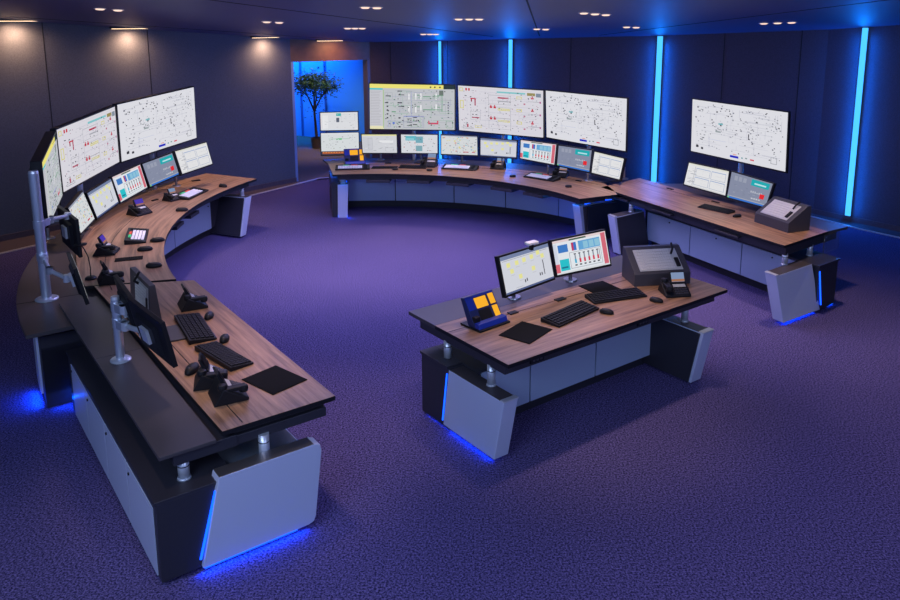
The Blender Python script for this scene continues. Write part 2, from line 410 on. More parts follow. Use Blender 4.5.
def pic_yellow():
    r = random.Random(3); p = Pic((.60, .62, .66))
    p.r(0, .91, .87, 1, (.95, .85, .22)); p.r(.87, .91, 1, 1, (.03, .05, .06))
    for x in (.71, .76, .82): p.r(x, .935, x + .018, .965, K)
    p.r(0, .875, .155, .905, (.02, .62, .68)); p.r(0, 0, .155, .87, (.66, .66, .72)); p.r(0, 0, .165, .07, (.88, .84, .55))
    for i in range(22): p.r(.01, .1 + i * .035, .14 - .03 * r.random(), .112 + i * .035, (.5, .5, .55))
    p.r(.157, .03, .168, .87, (.45, .62, .32))
    p.lines(26, .19, .3, .9, .85, [(.35, .55, .45), (.45, .45, .55)], r)
    for yy in (.76, .5): 
        for x in (.34, .52, .76): p.r(x, yy, x + .07, yy + .016, GN if x > .4 else K)
        p.r(.33, yy + .08, .385, yy + .105, K)
    for x, y in ((.45, .66), (.53, .66), (.59, .66), (.45, .37), (.53, .37), (.59, .4), (.77, .66), (.77, .42)):
        p.r(x, y, x + .03, y + .16, (.86, .87, .9)); p.frame(x, y, x + .03, y + .16, GY, .006)
    p.r(.63, .73, .72, .745, GN).r(.63, .44, .86, .455, GN).r(.74, .73, .82, .745, GN)
    p.r(.82, .76, .87, .88, (.18, .22, .2)); p.r(.85, .4, .856, .78, GN)
    for i in range(5):
        p.r(.20, .24 + i * .085, .22, .27 + i * .085, K)
        p.r(.92, .36 + i * .06, .935, .385 + i * .06, K)
    p.r(.19, .73, .25, .75, K).r(.18, .58, .22, .6, K).r(.26, .38, .31, .4, GN); p.frame(.18, .66, .27, .82, GY)
    p.frame(.40, .04, .64, .30, (.3, .32, .5)); p.r(.40, .28, .64, .295, (.3, .35, .7)); p.r(.49, .3, .495, .86, (.35, .4, .72))
    for i in range(3):
        p.r(.44, .08 + i * .075, .5, .092 + i * .075, K); p.r(.51, .1 + i * .08, .56, .118 + i * .08, K); p.r(.34, .04 + i * .1, .365, .07 + i * .1, K)
    p.r(.69, .12, .81, .155, (.75, .02, .1)).r(.69, .12, .705, .2, (.75, .02, .1)).r(.795, .12, .81, .2, (.75, .02, .1))
    p.r(.27, .12, .295, .16, BL); p.frame(.22, .05, .25, .2, (.3, .35, .7)); p.frame(.9, .04, .98, .2, GN)
    p.dots(60, .18, .03, .98, .3, [K, GY, GN], rnd=r); p.dots(70, .18, .3, .98, .88, [K, GY, (.2, .4, .3)], rnd=r); p.lines(50, .19, .05, .97, .86, [(.25, .5, .35), (.4, .42, .6), GY], r, .006)
    return p
def pic_red():
    r = random.Random(5); p = Pic((.78, .76, .83))
    for x, y in ((.09, .9), (.125, .9)): p.r(x, y, x + .02, y + .055, RD)
    p.frame(.015, .88, .06, .96, YL, .012); p.frame(.02, .5, .065, .68, YL, .014)
    p.r(.155, .66, .17, .74, (.35, .05, .1)).r(.2, .58, .215, .74, (.45, .04, .1)).r(.15, .72, .22, .745, RD)
    p.frame(.15, .26, .27, .45, GY); p.r(.165, .3, .255, .325, (.5, .05, .12)); p.r(.17, .37, .185, .39, K).r(.21, .37, .225, .39, K)
    p.r(.47, .89, .8, .925, (.25, .62, .66)); p.r(.82, .87, .91, .93, (.35, .30, .12)); p.r(.92, .85, .975, .93, (.25, .30, .38))
    p.frame(.37, .64, .63, .84, GY); p.frame(.37, .34, .63, .58, GY); p.frame(.37, .1, .63, .34, GY); p.frame(.33, .06, .98, .97, (.66, .65, .74), .004)
    p.r(.48, .77, .61, .80, (.5, .04, .1)).r(.48, .70, .61, .72, GY)
    for y in (.56, .31):
        for x in (.385, .43): p.r(x, y - .01, x + .028, y + .03, RD).r(x + .006, y + .03, x + .02, y + .06, RD)
        p.frame(.48, y - .05, .62, y - .005, YL, .012)
        for i in range(5): p.r(.5 + i * .024, y - .045, .508 + i * .024, y - .01, YL)
    for y in (.80, .53, .26):
        p.r(.865, y, .895, y + .03, RD).r(.873, y + .03, .887, y + .065, RD)
        p.r(.83, y - .06, .97, y - .05, GY); p.frame(.70, y - .02, .76, y + .04, YL, .012)
        p.r(.78, y - .13, .80, y - .1, (.55, .15, .25)); p.r(.96, y - .08, .975, y - .04, (.5, .1, .3))
    p.r(.10, .09, .12, .16, (.5, .05, .1)); p.frame(.05, .05, .18, .09, GY, .01); p.frame(.2, .09, .28, .14, YL, .01)
    p.dots(150, .05, .06, .96, .92, [K, (.3, .3, .42), GY, (.5, .3, .4)], .009, .014, r); p.lines(40, .05, .1, .95, .9, [(.55, .55, .66), (.65, .6, .7)], r, .005); p.dots(18, .03, .05, .3, .5, [GY, K], .008, .012, r)
    p.lines(16, .05, .1, .95, .85, [(.6, .6, .7)], r, .004)
    return p
def pic_net(seed=9):
    r = random.Random(seed); p = Pic((.82, .82, .88))
    def cl(n, a, b_, c, d, w=.012): p.dots(n, a, b_, c, d, [K, (.2, .2, .25), GY], w, w * 1.5, r)
    cl(9, .05, .76, .2, .9); cl(16, .25, .76, .47, .95); cl(12, .22, .48, .42, .66); cl(14, .04, .25, .16, .68); cl(6, .45, .7, .72, .74)
    cl(14, .8, .62, .98, .82, .010); cl(10, .55, .88, .8, .93, .008); cl(14, .6, .3, .72, .6, .010); cl(8, .75, .3, .95, .5, .010); cl(8, .4, .38, .55, .58)
    p.r(.06, .10, .09, .145, K).r(.12, .08, .145, .12, K).r(.63, .42, .64, .52, K)
    p.frame(.86, .08, .92, .2, GY, .01); p.r(.31, .60, .36, .63, (.15, .5, .55)); p.r(.28, .45, .34, .48, (.35, .4, .42))
    p.lines(60, .05, .12, .95, .92, [(.55, .56, .66), (.62, .62, .72)], r, .005); p.dots(120, .04, .12, .96, .94, [K, GY, (.3, .32, .4), (.6, .6, .66)], .008, .013, r)
    p.r(.45, .045, .54, .085, (.02, .03, .6)); p.r(.66, .06, .70, .085, (.75, .1, .15)); p.r(.48, .1, .52, .115, (.85, .35, .3)); p.r(.57, .06, .585, .085, (.1, .35, .4)).r(.61, .07, .63, .09, (.2, .3, .3))
    p.frame(.43, .3, .5, .5, (.7, .7, .78), .006); p.r(.2, .3, .4, .305, (.5, .55, .8)).r(.45, .72, .9, .724, LG).r(.3, .62, .9, .624, LG)
    return p
def pic_dots():
    r = random.Random(11); p = Pic((.76, .78, .80))
    p.dots(70, .03, .08, .95, .95, [GY, (.4, .42, .5), (.75, .3, .25), (.8, .7, .2), (.2, .5, .6), LG], .028, .045, r)
    p.frame(.5, .5, .75, .8, (.3, .6, .7), .01); p.r(.44, 0.05, .448, .95, LG); p.r(.6, .12, .75, .16, RD).r(.85, .12, .93, .16, RD)
    p.r(0, .95, 1, 1, (.35, .38, .5)); return p
def pic_yblobs():
    r = random.Random(12); p = Pic((.72, .74, .82)); p.r(0, .9, 1, 1, (.20, .25, .42)); p.r(.03, .86, .95, .875, GY)
    for x, y in ((.1, .68), (.27, .68), (.42, .7), (.58, .72), (.72, .78), (.8, .66), (.3, .3), (.58, .4), (.15, .5)): p.r(x, y, x + .07, y + .12, (.88, .85, .35)); p.r(x, y - .06, x + .08, y - .04, LG)
    p.r(.82, .2, .835, .6, K).r(.72, .2, .74, .28, K).r(.76, .2, .78, .28, K).r(.4, .16, .42, .24, K).r(.44, .18, .46, .26, K)
    p.r(0, 0, 1, .05, (.10, .13, .28)); p.r(.2, .09, .35, .1, GY); return p
def pic_chart():
    p = Pic((.84, .88, .93)); p.r(0, .93, 1, 1, (.85, .7, .72)); p.r(.3, .93, .62, .975, (.05, .12, .08))
    p.r(.9, .02, .985, .97, (.72, .16, .22)); p.r(0, .03, .07, .3, (.75, .15, .2)); p.r(.0, .3, .06, .9, (.72, .76, .88))
    p.r(.08, .62, .26, .85, (.06, .22, .62)); p.r(.33, .62, .37, .86, (.55, .05, .15)).r(.37, .62, .42, .86, (.05, .2, .65))
    p.r(.46, .6, .87, .87, (.15, .42, .75)); 
    for i in range(3): p.r(.55 + i * .11, .63, .64 + i * .11, .83, (.30, .60, .78))
    p.r(.08, .08, .25, .42, (.03, .58, .66)); p.r(.1, .15, .22, .2, (.02, .2, .3)); p.frame(.27, .1, .87, .58, (.3, .32, .4), .012)
    for i in range(6):
        x = .36 + i * .085; p.r(x, .24, x + .022, .50, (.25, .28, .35)); p.r(x - .006, .24, x + .028, .36, (.7, .05, .1) if i else (.05, .45, .7)); p.r(x - .01, .16, x + .03, .2, K); p.r(x - .01, .5, x + .03, .53, K)
    p.r(.83, .2, .838, .55, K); p.r(0, 0, 1, .045, (.75, .78, .82)); return p
def pic_alarm():
    r = random.Random(14); p = Pic((.27, .30, .42)); p.r(.52, .7, .95, .95, (.02, .45, .50)); p.r(.6, .77, .88, .83, (.55, .85, .88))
    for i in range(3): p.r(.1 + i * .11, .72, .18 + i * .11, .9, (.36, .39, .50)); 
    for i in range(6): p.r(.55 + i * .05, .42, .585 + i * .05, .5, (.5, .53, .62))
    p.r(.79, .27, .90, .46, (.85, .03, .04)); p.dots(20, .05, .15, .7, .7, [(.34, .37, .48), (.24, .27, .38)], .04, .03, r)
    for i in range(4): p.r(.6 + i * .06, .18, .645 + i * .06, .23, (.6, .62, .7))
    p.r(0, 0, 1, .06, (.05, .2, .7)); p.r(0, .08, 1, .1, (.5, .53, .6)); p.r(.0, .0, .05, .06, (.2, .6, .3)); return p
def pic_windows():
    r = random.Random(15); p = Pic((.86, .86, .88)); p.r(0, .94, 1, 1, (.8, .8, .72)); p.r(.0, .0, 1, .05, (.75, .76, .78))
    p.r(.18, .06, .2, .9, LG)
    for x0 in (.22, .6):
        for y0 in (.1, .5): p.frame(x0, y0, x0 + .35, y0 + .35, (.35, .42, .6), .014); p.r(x0, y0 + .32, x0 + .35, y0 + .35, (.35, .45, .7)); p.lines(4, x0 + .02, y0 + .03, x0 + .33, y0 + .28, [LG], r)
    p.dots(14, .02, .1, .14, .9, [GY, LG], .08, .015, r); return p
def pic_forms():
    r = random.Random(16); p = Pic((.72, .73, .78)); p.r(0, .93, 1, 1, (.85, .8, .4)); p.r(.03, .05, .3, .85, (.66, .67, .73)); p.frame(.17, .2, .3, .8, GY, .01); p.r(.5, .55, .9, .68, (.88, .89, .92)); p.frame(.66, .1, .9, .3, GY, .01)
    p.dots(26, .05, .08, .95, .88, [GY, LG, (.85, .86, .9)], .05, .02, r); return p
def pic_teal():
    r = random.Random(17); p = Pic((.76, .78, .83)); p.r(.12, .68, .42, .93, (.15, .55, .65)); p.r(.4, .55, .6, .9, (.2, .45, .55)); p.r(.4, .1, .58, .4, (.25, .45, .52)); p.r(.14, .74, .35, .78, (.5, .8, .85))
    p.dots(40, .05, .08, .95, .9, [GY, (.3, .5, .55), K, (.6, .2, .2)], .02, .03, r); return p
def pic_green():
    r = random.Random(18); p = Pic((.76, .80, .82)); p.r(.4, .62, .55, .7, (.05, .6, .15)); p.r(.2, .66, .75, .68, (.3, .6, .4)); p.dots(40, .05, .08, .95, .85, [GY, LG, (.5, .55, .5)], .02, .035, r); p.r(0, .93, 1, 1, (.82, .84, .86)); return p
def pic_orangebar():
    p = pic_green(); p.q = [(a, .16 + b_ * .84, c, .16 + d * .84, k) for a, b_, c, d, k in p.q]; p.r(0, 0, 1, .16, (.05, .06, .1)); p.r(.03, .03, .6, .13, (.45, .12, .05))
    for i in range(8): p.r(.04 + i * .07, .08, .075 + i * .07, .12, (.85, .3, .1))
    return p
def pic_doc():
    r = random.Random(19); p = Pic((.80, .81, .85)); p.r(.05, .1, .2, .85, (.88, .89, .92)); p.r(.42, .8, .55, .95, (.05, .5, .5)); p.r(.42, .45, .5, .7, (.12, .14, .2)); p.frame(.55, .5, .92, .9, LG, .012)
    p.dots(24, .05, .08, .95, .9, [GY, LG], .03, .02, r); return p

def monitor(name, C4, pic, label, group, th=.045, stand='desk', zdesk=T, mw=.015, back=.30):
    """C4 = outer corners of the front frame: top left, top right, bottom right, bottom left, as seen by its user"""
    TLc, TRc, BRc, BLc = [Vector(c) for c in C4]
    r = (BRc - BLc).normalized(); up = ((TLc + TRc) / 2 - (BLc + BRc) / 2).normalized(); n = r.cross(up)  # points away from the screen's face
    n = up.cross(r).normalized() * -1
    n = r.cross(up).normalized()          # towards the user
    W = (BRc - BLc).length; Hh = (TLc - BLc).length
    def P(x, y, d=0.):
        a = BLc.lerp(BRc, x); b_ = TLc.lerp(TRc, x); return a.lerp(b_, y) + n * d
    mid = (BLc + BRc) / 2
    root = empty(name, label, 'screen', (mid.x, mid.y, zdesk), 0, group)
    b = MB()
    b.hexa([P(0, 0, -th), P(1, 0, -th), P(1, 0, 0), P(0, 0, 0), P(0, 1, -th), P(1, 1, -th), P(1, 1, 0), P(0, 1, 0)])
    b.hexa([P(.25, .2, -th * 1.7), P(.75, .2, -th * 1.7), P(.8, .15, -th), P(.2, .15, -th), P(.25, .75, -th * 1.7), P(.75, .75, -th * 1.7), P(.8, .8, -th), P(.2, .8, -th)])
    b.build('housing', BLACK, root, local=False, bevel=.003)
    if pic:
        mx, my = mw / W, mw / Hh
        def D(x, y, d): return P(mx + (1 - 2 * mx) * x, my * 1.3 + (1 - 2.3 * my) * y, d)
        b = MB()
        b.add([D(0, 0, .0012), D(1, 0, .0012), D(1, 1, .0012), D(0, 1, .0012)], [(0, 1, 2, 3)], col=pic.bg)
        for i, (a0, b0, a1, b1, c) in enumerate(pic.q):
            d = .0016 + i * .000012
            b.add([D(a0, b0, d), D(a1, b0, d), D(a1, b1, d), D(a0, b1, d)], [(0, 1, 2, 3)], col=c)
        b.build('display', SCREEN, root, local=False)
    if stand:
        c = P(.5, .35, -th * 1.6); zf = zdesk
        if stand == 'desk':
            f = Vector((c.x, c.y, zf)) - Vector((n.x, n.y, 0)).normalized() * back
            b = MB(); b.cyl(f + Vector((0, 0, .01)), (f.x, f.y, c.z), .017, n=12); b.cyl((f.x, f.y, c.z - .012), c, .014, n=10); b.build('stand_neck', PTOP, root, local=False)
            b = MB(); b.cyl(f, f + Vector((0, 0, .012)), .065, .06, n=24); b.build('stand_foot', PTOP, root, local=False)
        elif stand == 'pole':
            f = Vector((c.x, c.y, 0)) - Vector((n.x, n.y, 0)).normalized() * .07
            b = MB(); b.cyl((f.x, f.y, zf), (f.x, f.y, c.z + .1), .032, n=16); b.build('support_pole', STEELB, root, local=False)
            b = MB(); b.cyl((f.x, f.y, zf), (f.x, f.y, zf + .012), .09, n=24); b.build('base_disc', STEELB, root, local=False)
            b = MB(); q = P(.5, .35, -th * 1.7); b.hexa([Vector(k) for k in (P(.4, .25, -th * 1.7), P(.6, .25, -th * 1.7), P(.6, .25, -th * 1.7 - .03), P(.4, .25, -th * 1.7 - .03), P(.4, .6, -th * 1.7), P(.6, .6, -th * 1.7), P(.6, .6, -th * 1.7 - .03), P(.4, .6, -th * 1.7 - .03))]); b.build('wall_plate', BLACK, root, local=False)
        elif stand == 'arm':
            b = MB(); b.hexa([P(.4, .35, -th * 1.7), P(.6, .35, -th * 1.7), P(.6, .35, -th * 1.7 - .02), P(.4, .35, -th * 1.7 - .02), P(.4, .65, -th * 1.7), P(.6, .65, -th * 1.7), P(.6, .65, -th * 1.7 - .02), P(.4, .65, -th * 1.7 - .02)]); b.build('mount_plate', CHROME, root, local=False)
    return root

GB = 'large overhead screens on the '
monitor('large_screen', [(-3.601, 6.428, 1.884), (-4.090, 7.604, 1.974), (-4.099, 7.627, 1.301), (-3.606, 6.440, 1.301)], pic_yellow(), 'large screen with yellow banner at the near end of the left desk, seen almost edge-on', GB + 'left curved desk', th=.09, stand='arm', zdesk=.70)
monitor('large_screen', [(-4.158, 7.736, 1.979), (-4.364, 9.544, 2.023), (-4.362, 9.524, 1.300), (-4.161, 7.758, 1.300)], pic_red(), 'large screen with red pump symbols on the left curved desk', GB + 'left curved desk', th=.06, stand='pole', zdesk=.70)
monitor('large_screen', [(-4.334, 9.505, 2.041), (-4.087, 11.532, 2.090), (-4.089, 11.515, 1.300), (-4.335, 9.497, 1.300)], pic_net(), 'large white network screen at the far end of the left curved desk', GB + 'left curved desk', th=.06, stand='pole', zdesk=.70)
monitor('large_screen', [(-1.650, 12.697, 2.046), (-0.234, 12.569, 2.028), (-0.237, 12.569, 1.270), (-1.663, 12.698, 1.270)], pic_yellow(), 'large screen with yellow banner on the far curved desk beside the doorway', GB + 'far curved desk', th=.06, stand='pole', zdesk=.70)
monitor('large_screen', [(-0.211, 12.933, 1.999), (1.149, 12.071, 1.987), (1.163, 12.062, 1.220), (-0.193, 12.922, 1.220)], pic_red(), 'large screen with red pump symbols, middle of three on the far curved desk', GB + 'far curved desk', th=.03, stand='pole', zdesk=.70)
monitor('large_screen', [(1.175, 12.159, 1.982), (2.190, 10.778, 1.990), (2.196, 10.770, 1.220), (1.200, 12.125, 1.220)], pic_net(), 'large white network screen, right of three on the far curved desk', GB + 'far curved desk', th=.03, stand='pole', zdesk=.70)
monitor('large_screen', [(3.015, 10.548, 2.010), (3.723, 9.029, 2.002), (3.736, 9.003, 1.270), (3.026, 10.525, 1.270)], pic_net(), 'large white network screen standing alone behind the right desk', None, th=.03, stand='pole', zdesk=.70)
GS = 'desk monitors on the left curved desk'
monitor('computer_monitor', [(-4.120, 7.736, 1.166), (-4.274, 8.373, 1.209), (-4.184, 8.418, 0.856), (-4.049, 7.819, 0.851)], pic_dots(), 'small monitor with coloured dots, nearest lit one on the left curved desk', GS)
monitor('computer_monitor', [(-4.279, 8.460, 1.161), (-4.297, 9.110, 1.200), (-4.224, 9.116, 0.875), (-4.205, 8.506, 0.833)], pic_yblobs(), 'small monitor with yellow blobs on the left curved desk', GS)
monitor('computer_monitor', [(-4.294, 9.110, 1.213), (-4.212, 9.759, 1.252), (-4.138, 9.766, 0.925), (-4.215, 9.128, 0.871)], pic_chart(), 'small monitor with blue and red charts on the left curved desk', GS)
monitor('computer_monitor', [(-4.266, 9.918, 1.223), (-4.086, 10.558, 1.271), (-4.017, 10.542, 0.940), (-4.186, 9.935, 0.888)], pic_alarm(), 'small grey screen with teal box and red spot on the left curved desk', GS)
monitor('computer_monitor', [(-3.957, 10.245, 1.335), (-3.717, 10.847, 1.369), (-3.641, 10.836, 1.033), (-3.874, 10.248, 0.996)], pic_windows(), 'small white monitor with four panes at the left curved desk\'s far end', GS)
GF = 'desk monitors on the far curved desk'
monitor('computer_monitor', [(-2.552, 13.116, 1.519), (-1.906, 13.221, 1.524), (-1.898, 13.170, 1.187), (-2.545, 13.066, 1.191)], pic_doc(), 'upper monitor of the stacked pair at the far desk\'s left end', GF, stand='arm', th=.03)
monitor('computer_monitor', [(-2.515, 12.910, 1.200), (-1.867, 12.999, 1.201), (-1.859, 12.940, 0.810), (-2.508, 12.852, 0.808)], pic_orangebar(), 'lower monitor of the stacked pair, orange icons along its bottom edge', GF, th=.03)
monitor('computer_monitor', [(-1.766, 12.424, 1.250), (-1.176, 12.469, 1.243), (-1.168, 12.421, 0.916), (-1.745, 12.377, 0.924)], pic_forms(), 'small pale form-filled monitor directly right of the stacked pair', GF)
monitor('computer_monitor', [(-1.126, 12.387, 1.255), (-0.509, 12.389, 1.248), (-0.509, 12.340, 0.924), (-1.118, 12.338, 0.931)], pic_teal(), 'small monitor with teal blocks on the far curved desk', GF)
monitor('computer_monitor', [(-0.475, 12.341, 1.255), (0.128, 12.268, 1.240), (0.134, 12.219, 0.912), (-0.475, 12.292, 0.922)], pic_dots(), 'small monitor with coloured dots on the far curved desk', GF)
monitor('computer_monitor', [(0.146, 11.686, 1.305), (0.718, 11.563, 1.277), (0.708, 11.522, 0.991), (0.146, 11.641, 1.007)], pic_yblobs(), 'small monitor with yellow blobs on the far curved desk', GF)
monitor('computer_monitor', [(0.729, 11.212, 1.347), (1.240, 10.904, 1.328), (1.210, 10.869, 1.007), (0.720, 11.169, 1.054)], pic_chart(), 'small monitor with blue and red charts on the far curved desk', GF)
monitor('computer_monitor', [(1.261, 11.004, 1.298), (1.699, 10.611, 1.292), (1.665, 10.577, 0.957), (1.238, 10.965, 0.989)], pic_alarm(), 'small grey screen with teal box and red spot on the far curved desk', GF)
monitor('computer_monitor', [(1.818, 11.222, 1.174), (2.172, 10.724, 1.151), (2.110, 10.710, 0.826), (1.769, 11.187, 0.836)], pic_windows(), 'small white monitor with four panes at the far curved desk\'s right end', GF)
GR = 'pair of monitors on the right desk'
monitor('computer_monitor', [(2.908, 10.174, 1.202), (3.303, 9.687, 1.176), (3.259, 9.644, 0.832), (2.845, 10.161, 0.880)], pic_windows(), 'white four-pane monitor, left of the two on the right desk', GR)
monitor('computer_monitor', [(3.238, 9.464, 1.219), (3.565, 8.908, 1.175), (3.490, 8.909, 0.862), (3.183, 9.420, 0.873)], pic_alarm(), 'grey monitor with teal box and red spot beside the key console of the right desk', GR)
GM = 'pair of monitors on the centre desk'
mF = monitor('computer_monitor', [(0.220, 5.908, 1.213), (0.661, 6.316, 1.219), (0.723, 6.271, 0.896), (0.284, 5.861, 0.882)], pic_yblobs(), 'monitor with yellow blobs, left of the two on the centre desk', GM, back=.10)
monitor('computer_monitor', [(0.684, 6.394, 1.204), (1.208, 6.693, 1.224), (1.264, 6.635, 0.899), (0.737, 6.337, 0.890)], pic_chart(), 'monitor with red side bar and charts, right of the two on the centre desk', GM, back=.10)
GN_ = 'monitors seen from behind on the left'
monitor('computer_monitor', [(-1.844, 4.439, 1.260), (-2.225, 4.850, 1.272), (-2.152, 4.867, 0.950), (-1.802, 4.485, 0.950)], pic_yblobs(), 'black monitor back with silver bracket, nearest on the arm pole of the near left desk', GN_, stand='arm', th=.03)
monitor('computer_monitor', [(-2.21, 4.857, 1.26), (-2.534, 5.337, 1.26), (-2.484, 5.37, .95), (-2.16, 4.89, .95)], pic_chart(), 'black monitor back behind the nearest one, beside the key console of the near left desk', GN_, stand='arm', th=.03)
monitor('computer_monitor', [(-3.50, 6.74, 1.30), (-3.86, 7.12, 1.34), (-3.84, 7.12, .99), (-3.49, 6.73, .95)], pic_alarm(), 'black monitor back beside the nearest dotted monitor, upper on the tall arm pole', GN_, stand='arm', th=.03)
monitor('computer_monitor', [(-3.06, 5.80, 1.15), (-3.33, 6.22, 1.16), (-3.26, 6.24, .86), (-3.00, 5.82, .85)], pic_dots(), 'low black monitor back on the lower arm of the tall pole, left curved desk', GN_, stand='arm', th=.03)

# ---------------------------------------------------------------- desks
def door(F, u0, u1, v, z0, z1, root, th=.018, lock=True, m=DOORM, side=-1, n=3, lab=None, locku=None):
    g = .007
    b = MB(); b.band(F, u0 + g, u1 - g, v, v + side * th, z0, z1, n=n)
    d = b.build('cabinet_door', m, root, local=False)
    if lock:
        uu = locku if locku is not None else u1 - .06
        x, y = F(uu, v + side * th); x2, y2 = F(uu, v + side * (th + .008))
        b = MB(); b.cyl((x, y, z1 - .045), (x2, y2, z1 - .045), .009, n=12); b.build('lock', BLACK, d, local=True, base=None) if False else lk(b, root, d)
    return d
def lk(b, root, d):
    o = b.build('lock', BLACK, None, local=True, base=tuple(root.location)); o.location = (0, 0, 0); o.parent = d; return o
def post(F, u, v, z0, z1, root, r=.030):
    x, y = F(u, v)
    b = MB(); b.cyl((x, y, z0), (x, y, z1), r, n=24); b.cyl((x, y, z0 + .012), (x, y, z0), r * 1.12, r * 1.25, n=24)
    o = b.build('lifting_post', CHROME, root, local=False)
    for p in o.data.polygons: p.use_smooth = len(p.vertices) == 4
    o2 = MB(); o2.cyl((x, y, z1 - .052), (x, y, z1 - .046), r * 1.02, n=24); o2 = o2.build('collar', BLACK, None, base=tuple(root.location)); o2.location = (0, 0, 0); o2.parent = o
def panel(F, pts, root, led=None, chrome=None, name='side_panel'):
    """pts eight (u,v,z): bottom four then top four"""
    b = MB(); b.fhexa(F, pts, 0, top=1); return b.build(name, [SILVER, LAM], root, local=False, bevel=.006)
def strip(F, a, c, w, root, thick=.008, name='led_strip'):
    """thin glowing bar between two (u,v,z) points"""
    p = Vector((*F(a[0], a[1]), a[2])); q = Vector((*F(c[0], c[1]), c[2]))
    b = MB(); b.cyl(p, q, w, n=6); return b.build(name, LED, root, local=False)
def socket(F, u, v, z, root, side=-1, w=.13, h=.05):
    b = MB(); b.band(F, u - w / 2, u + w / 2, v, v + side * .012, z, z + h)
    o = b.build('socket_box', BLACK, root, local=False, bevel=.002)
    b = MB()
    for k in (-.035, .0, .035): b.band(F, u + k - .011, u + k + .011, v + side * .0125, v + side * .015, z + .012, z + h - .012)
    s = b.build('outlets', GREY, None, base=tuple(root.location)); s.location = (0, 0, 0); s.parent = o

def lamp(F, u, v, z, p):
    l = bpy.data.lights.new('post_glow', 'POINT'); l.energy = p; l.color = (.02, .22, 1.); l.shadow_soft_size = .03
    o = bpy.data.objects.new('post_glow', l); COL.objects.link(o); o.location = (*F(u, v), z)
def glow(F, a, c, z, p, flip=False):
    """LED tape under a panel edge, shining outwards (to the left of a->c when flipped) and down"""
    P = Vector((*F(*a), z)); Q = Vector((*F(*c), z)); d = (Q - P); L_ = d.length; d.normalize(); n = Vector((-d.y, d.x, 0)) * (-1 if flip else 1)
    l = bpy.data.lights.new('under_panel_glow', 'AREA'); l.shape = 'RECTANGLE'; l.size = L_; l.size_y = .02; l.energy = p * .45; l.color = (.0, .07, 1.)
    o = bpy.data.objects.new('under_panel_glow', l); COL.objects.link(o); o.location = (P + Q) / 2
    zax = -(n + Vector((0, 0, -.55))).normalized(); xax = d; yax = zax.cross(xax); m = Matrix((xax, yax, zax)).transposed().to_4x4(); m.translation = (P + Q) / 2; o.matrix_world = m
# ---- centre desk
F = FRONT
x, y = F(1.1, .6)
D = empty('control_desk', 'straight centre desk with wooden top, slanted silver end panels and dark rear shelf', 'desk', (x, y, 0))
b = MB(); b.fhexa(F, [(-.0, 0, T - .03), (2.48, 0, T - .03), (2.50, .87, T - .03), (.0, .87, T - .03), (0, 0, T), (2.48, 0, T), (2.50, .87, T), (0, .87, T)], 0, top=1)
b.build('worktop', [BLACK, WOOD], D, local=False, bevel=.002)
b = MB(); b.fhexa(F, [(0, .87, T - .03), (2.50, .87, T - .03), (2.5, 1.24, T - .03), (.0, 1.24, T - .03), (0, .87, T), (2.50, .87, T), (2.5, 1.24, T), (0, 1.24, T)])
b.build('rear_shelf', LAM, D, local=False, bevel=.002)
b = MB(); b.band(F, 0.0, .7, .70, .706, T, T + .0015); b.band(F, .7, 2.48, .70, .706, T, T + .0015); b.build('cable_slot', BLACK, D, local=False)
b = MB(); b.band(F, .60, .68, .68, .73, T, T + .008); b.band(F, 1.10, 1.2, .67, .72, T, T + .008); b.build('slot_cover', BLACK, D, local=False)
b = MB(); b.band(F, .03, 2.40, .07, 1.12, T - .11, T - .03); b.build('apron', BODY, D, local=False, bevel=.004)
b = MB(); b.band(F, .09, 2.18, .46, 1.0, .12, .50); b.band(F, .05, 2.1, .52, .95, .0, .12)
b.band(F, -.04, .10, .62, 1.0, .015, .505); b.build('cabinet', BODY, D, local=False, bevel=.004)
b = MB(); b.band(F, .09, 2.19, .44, 1.01, .50, .52); b.band(F, -.05, .09, .64, 1.01, .50, .52); b.build('cabinet_top', BODY, D, local=False, bevel=.003)
for u0, u1 in ((.12, .60), (.60, 1.33), (1.33, 2.03)): door(F, u0, u1, .46, .12, .50, D, n=1, locku=u0 + .38)
panel(F, [(-.05, .085, .03), (.08, .085, .03), (.08, .70, .03), (-.05, .70, .03), (-.045, -.01, .5), (.085, -.01, .5), (.085, .63, .5), (-.045, .63, .5)], D)
panel(F, [(2.03, .0, .02), (2.17, .0, .02), (2.17, .58, .02), (2.03, .58, .02), (2.03, -.10, .5), (2.17, -.10, .5), (2.17, .45, .5), (2.03, .45, .5)], D)
b = MB(); b.fhexa(F, [(2.022, .02, .025), (2.03, .02, .025), (2.03, .56, .025), (2.022, .56, .025), (2.022, -.07, .49), (2.03, -.07, .49), (2.03, .45, .49), (2.022, .45, .49)])
b.build('inner_panel', BODY, D, local=False)
b = MB(); b.band(F, -.045, .085, -.014, .03, .495, .507); b.build('chrome_corner', CHROME, D, local=False, bevel=.003)
b = MB(); b.band(F, 2.03, 2.17, -.104, -.05, .495, .507); b.build('chrome_corner', CHROME, D, local=False, bevel=.003)
strip(F, (-.045, .712, .06), (-.042, .655, .46), .006, D)
strip(F, (.0, .12, .022), (.0, .95, .022), .006, D); glow(F, (-.03, .12), (-.03, .95), .02, 2.6)
for u, v in ((.055, .25), (.055, .78), (2.13, .17), (2.13, .78)): post(F, u, v, .50, T - .10, D)
for u in (.32, 1.45): socket(F, u, .07, T - .09, D)
b = MB(); b.band(F, 2.34, 2.42, .1, .2, T - .075, T - .03); b.build('height_switch', BLACK, D, local=False, bevel=.004)

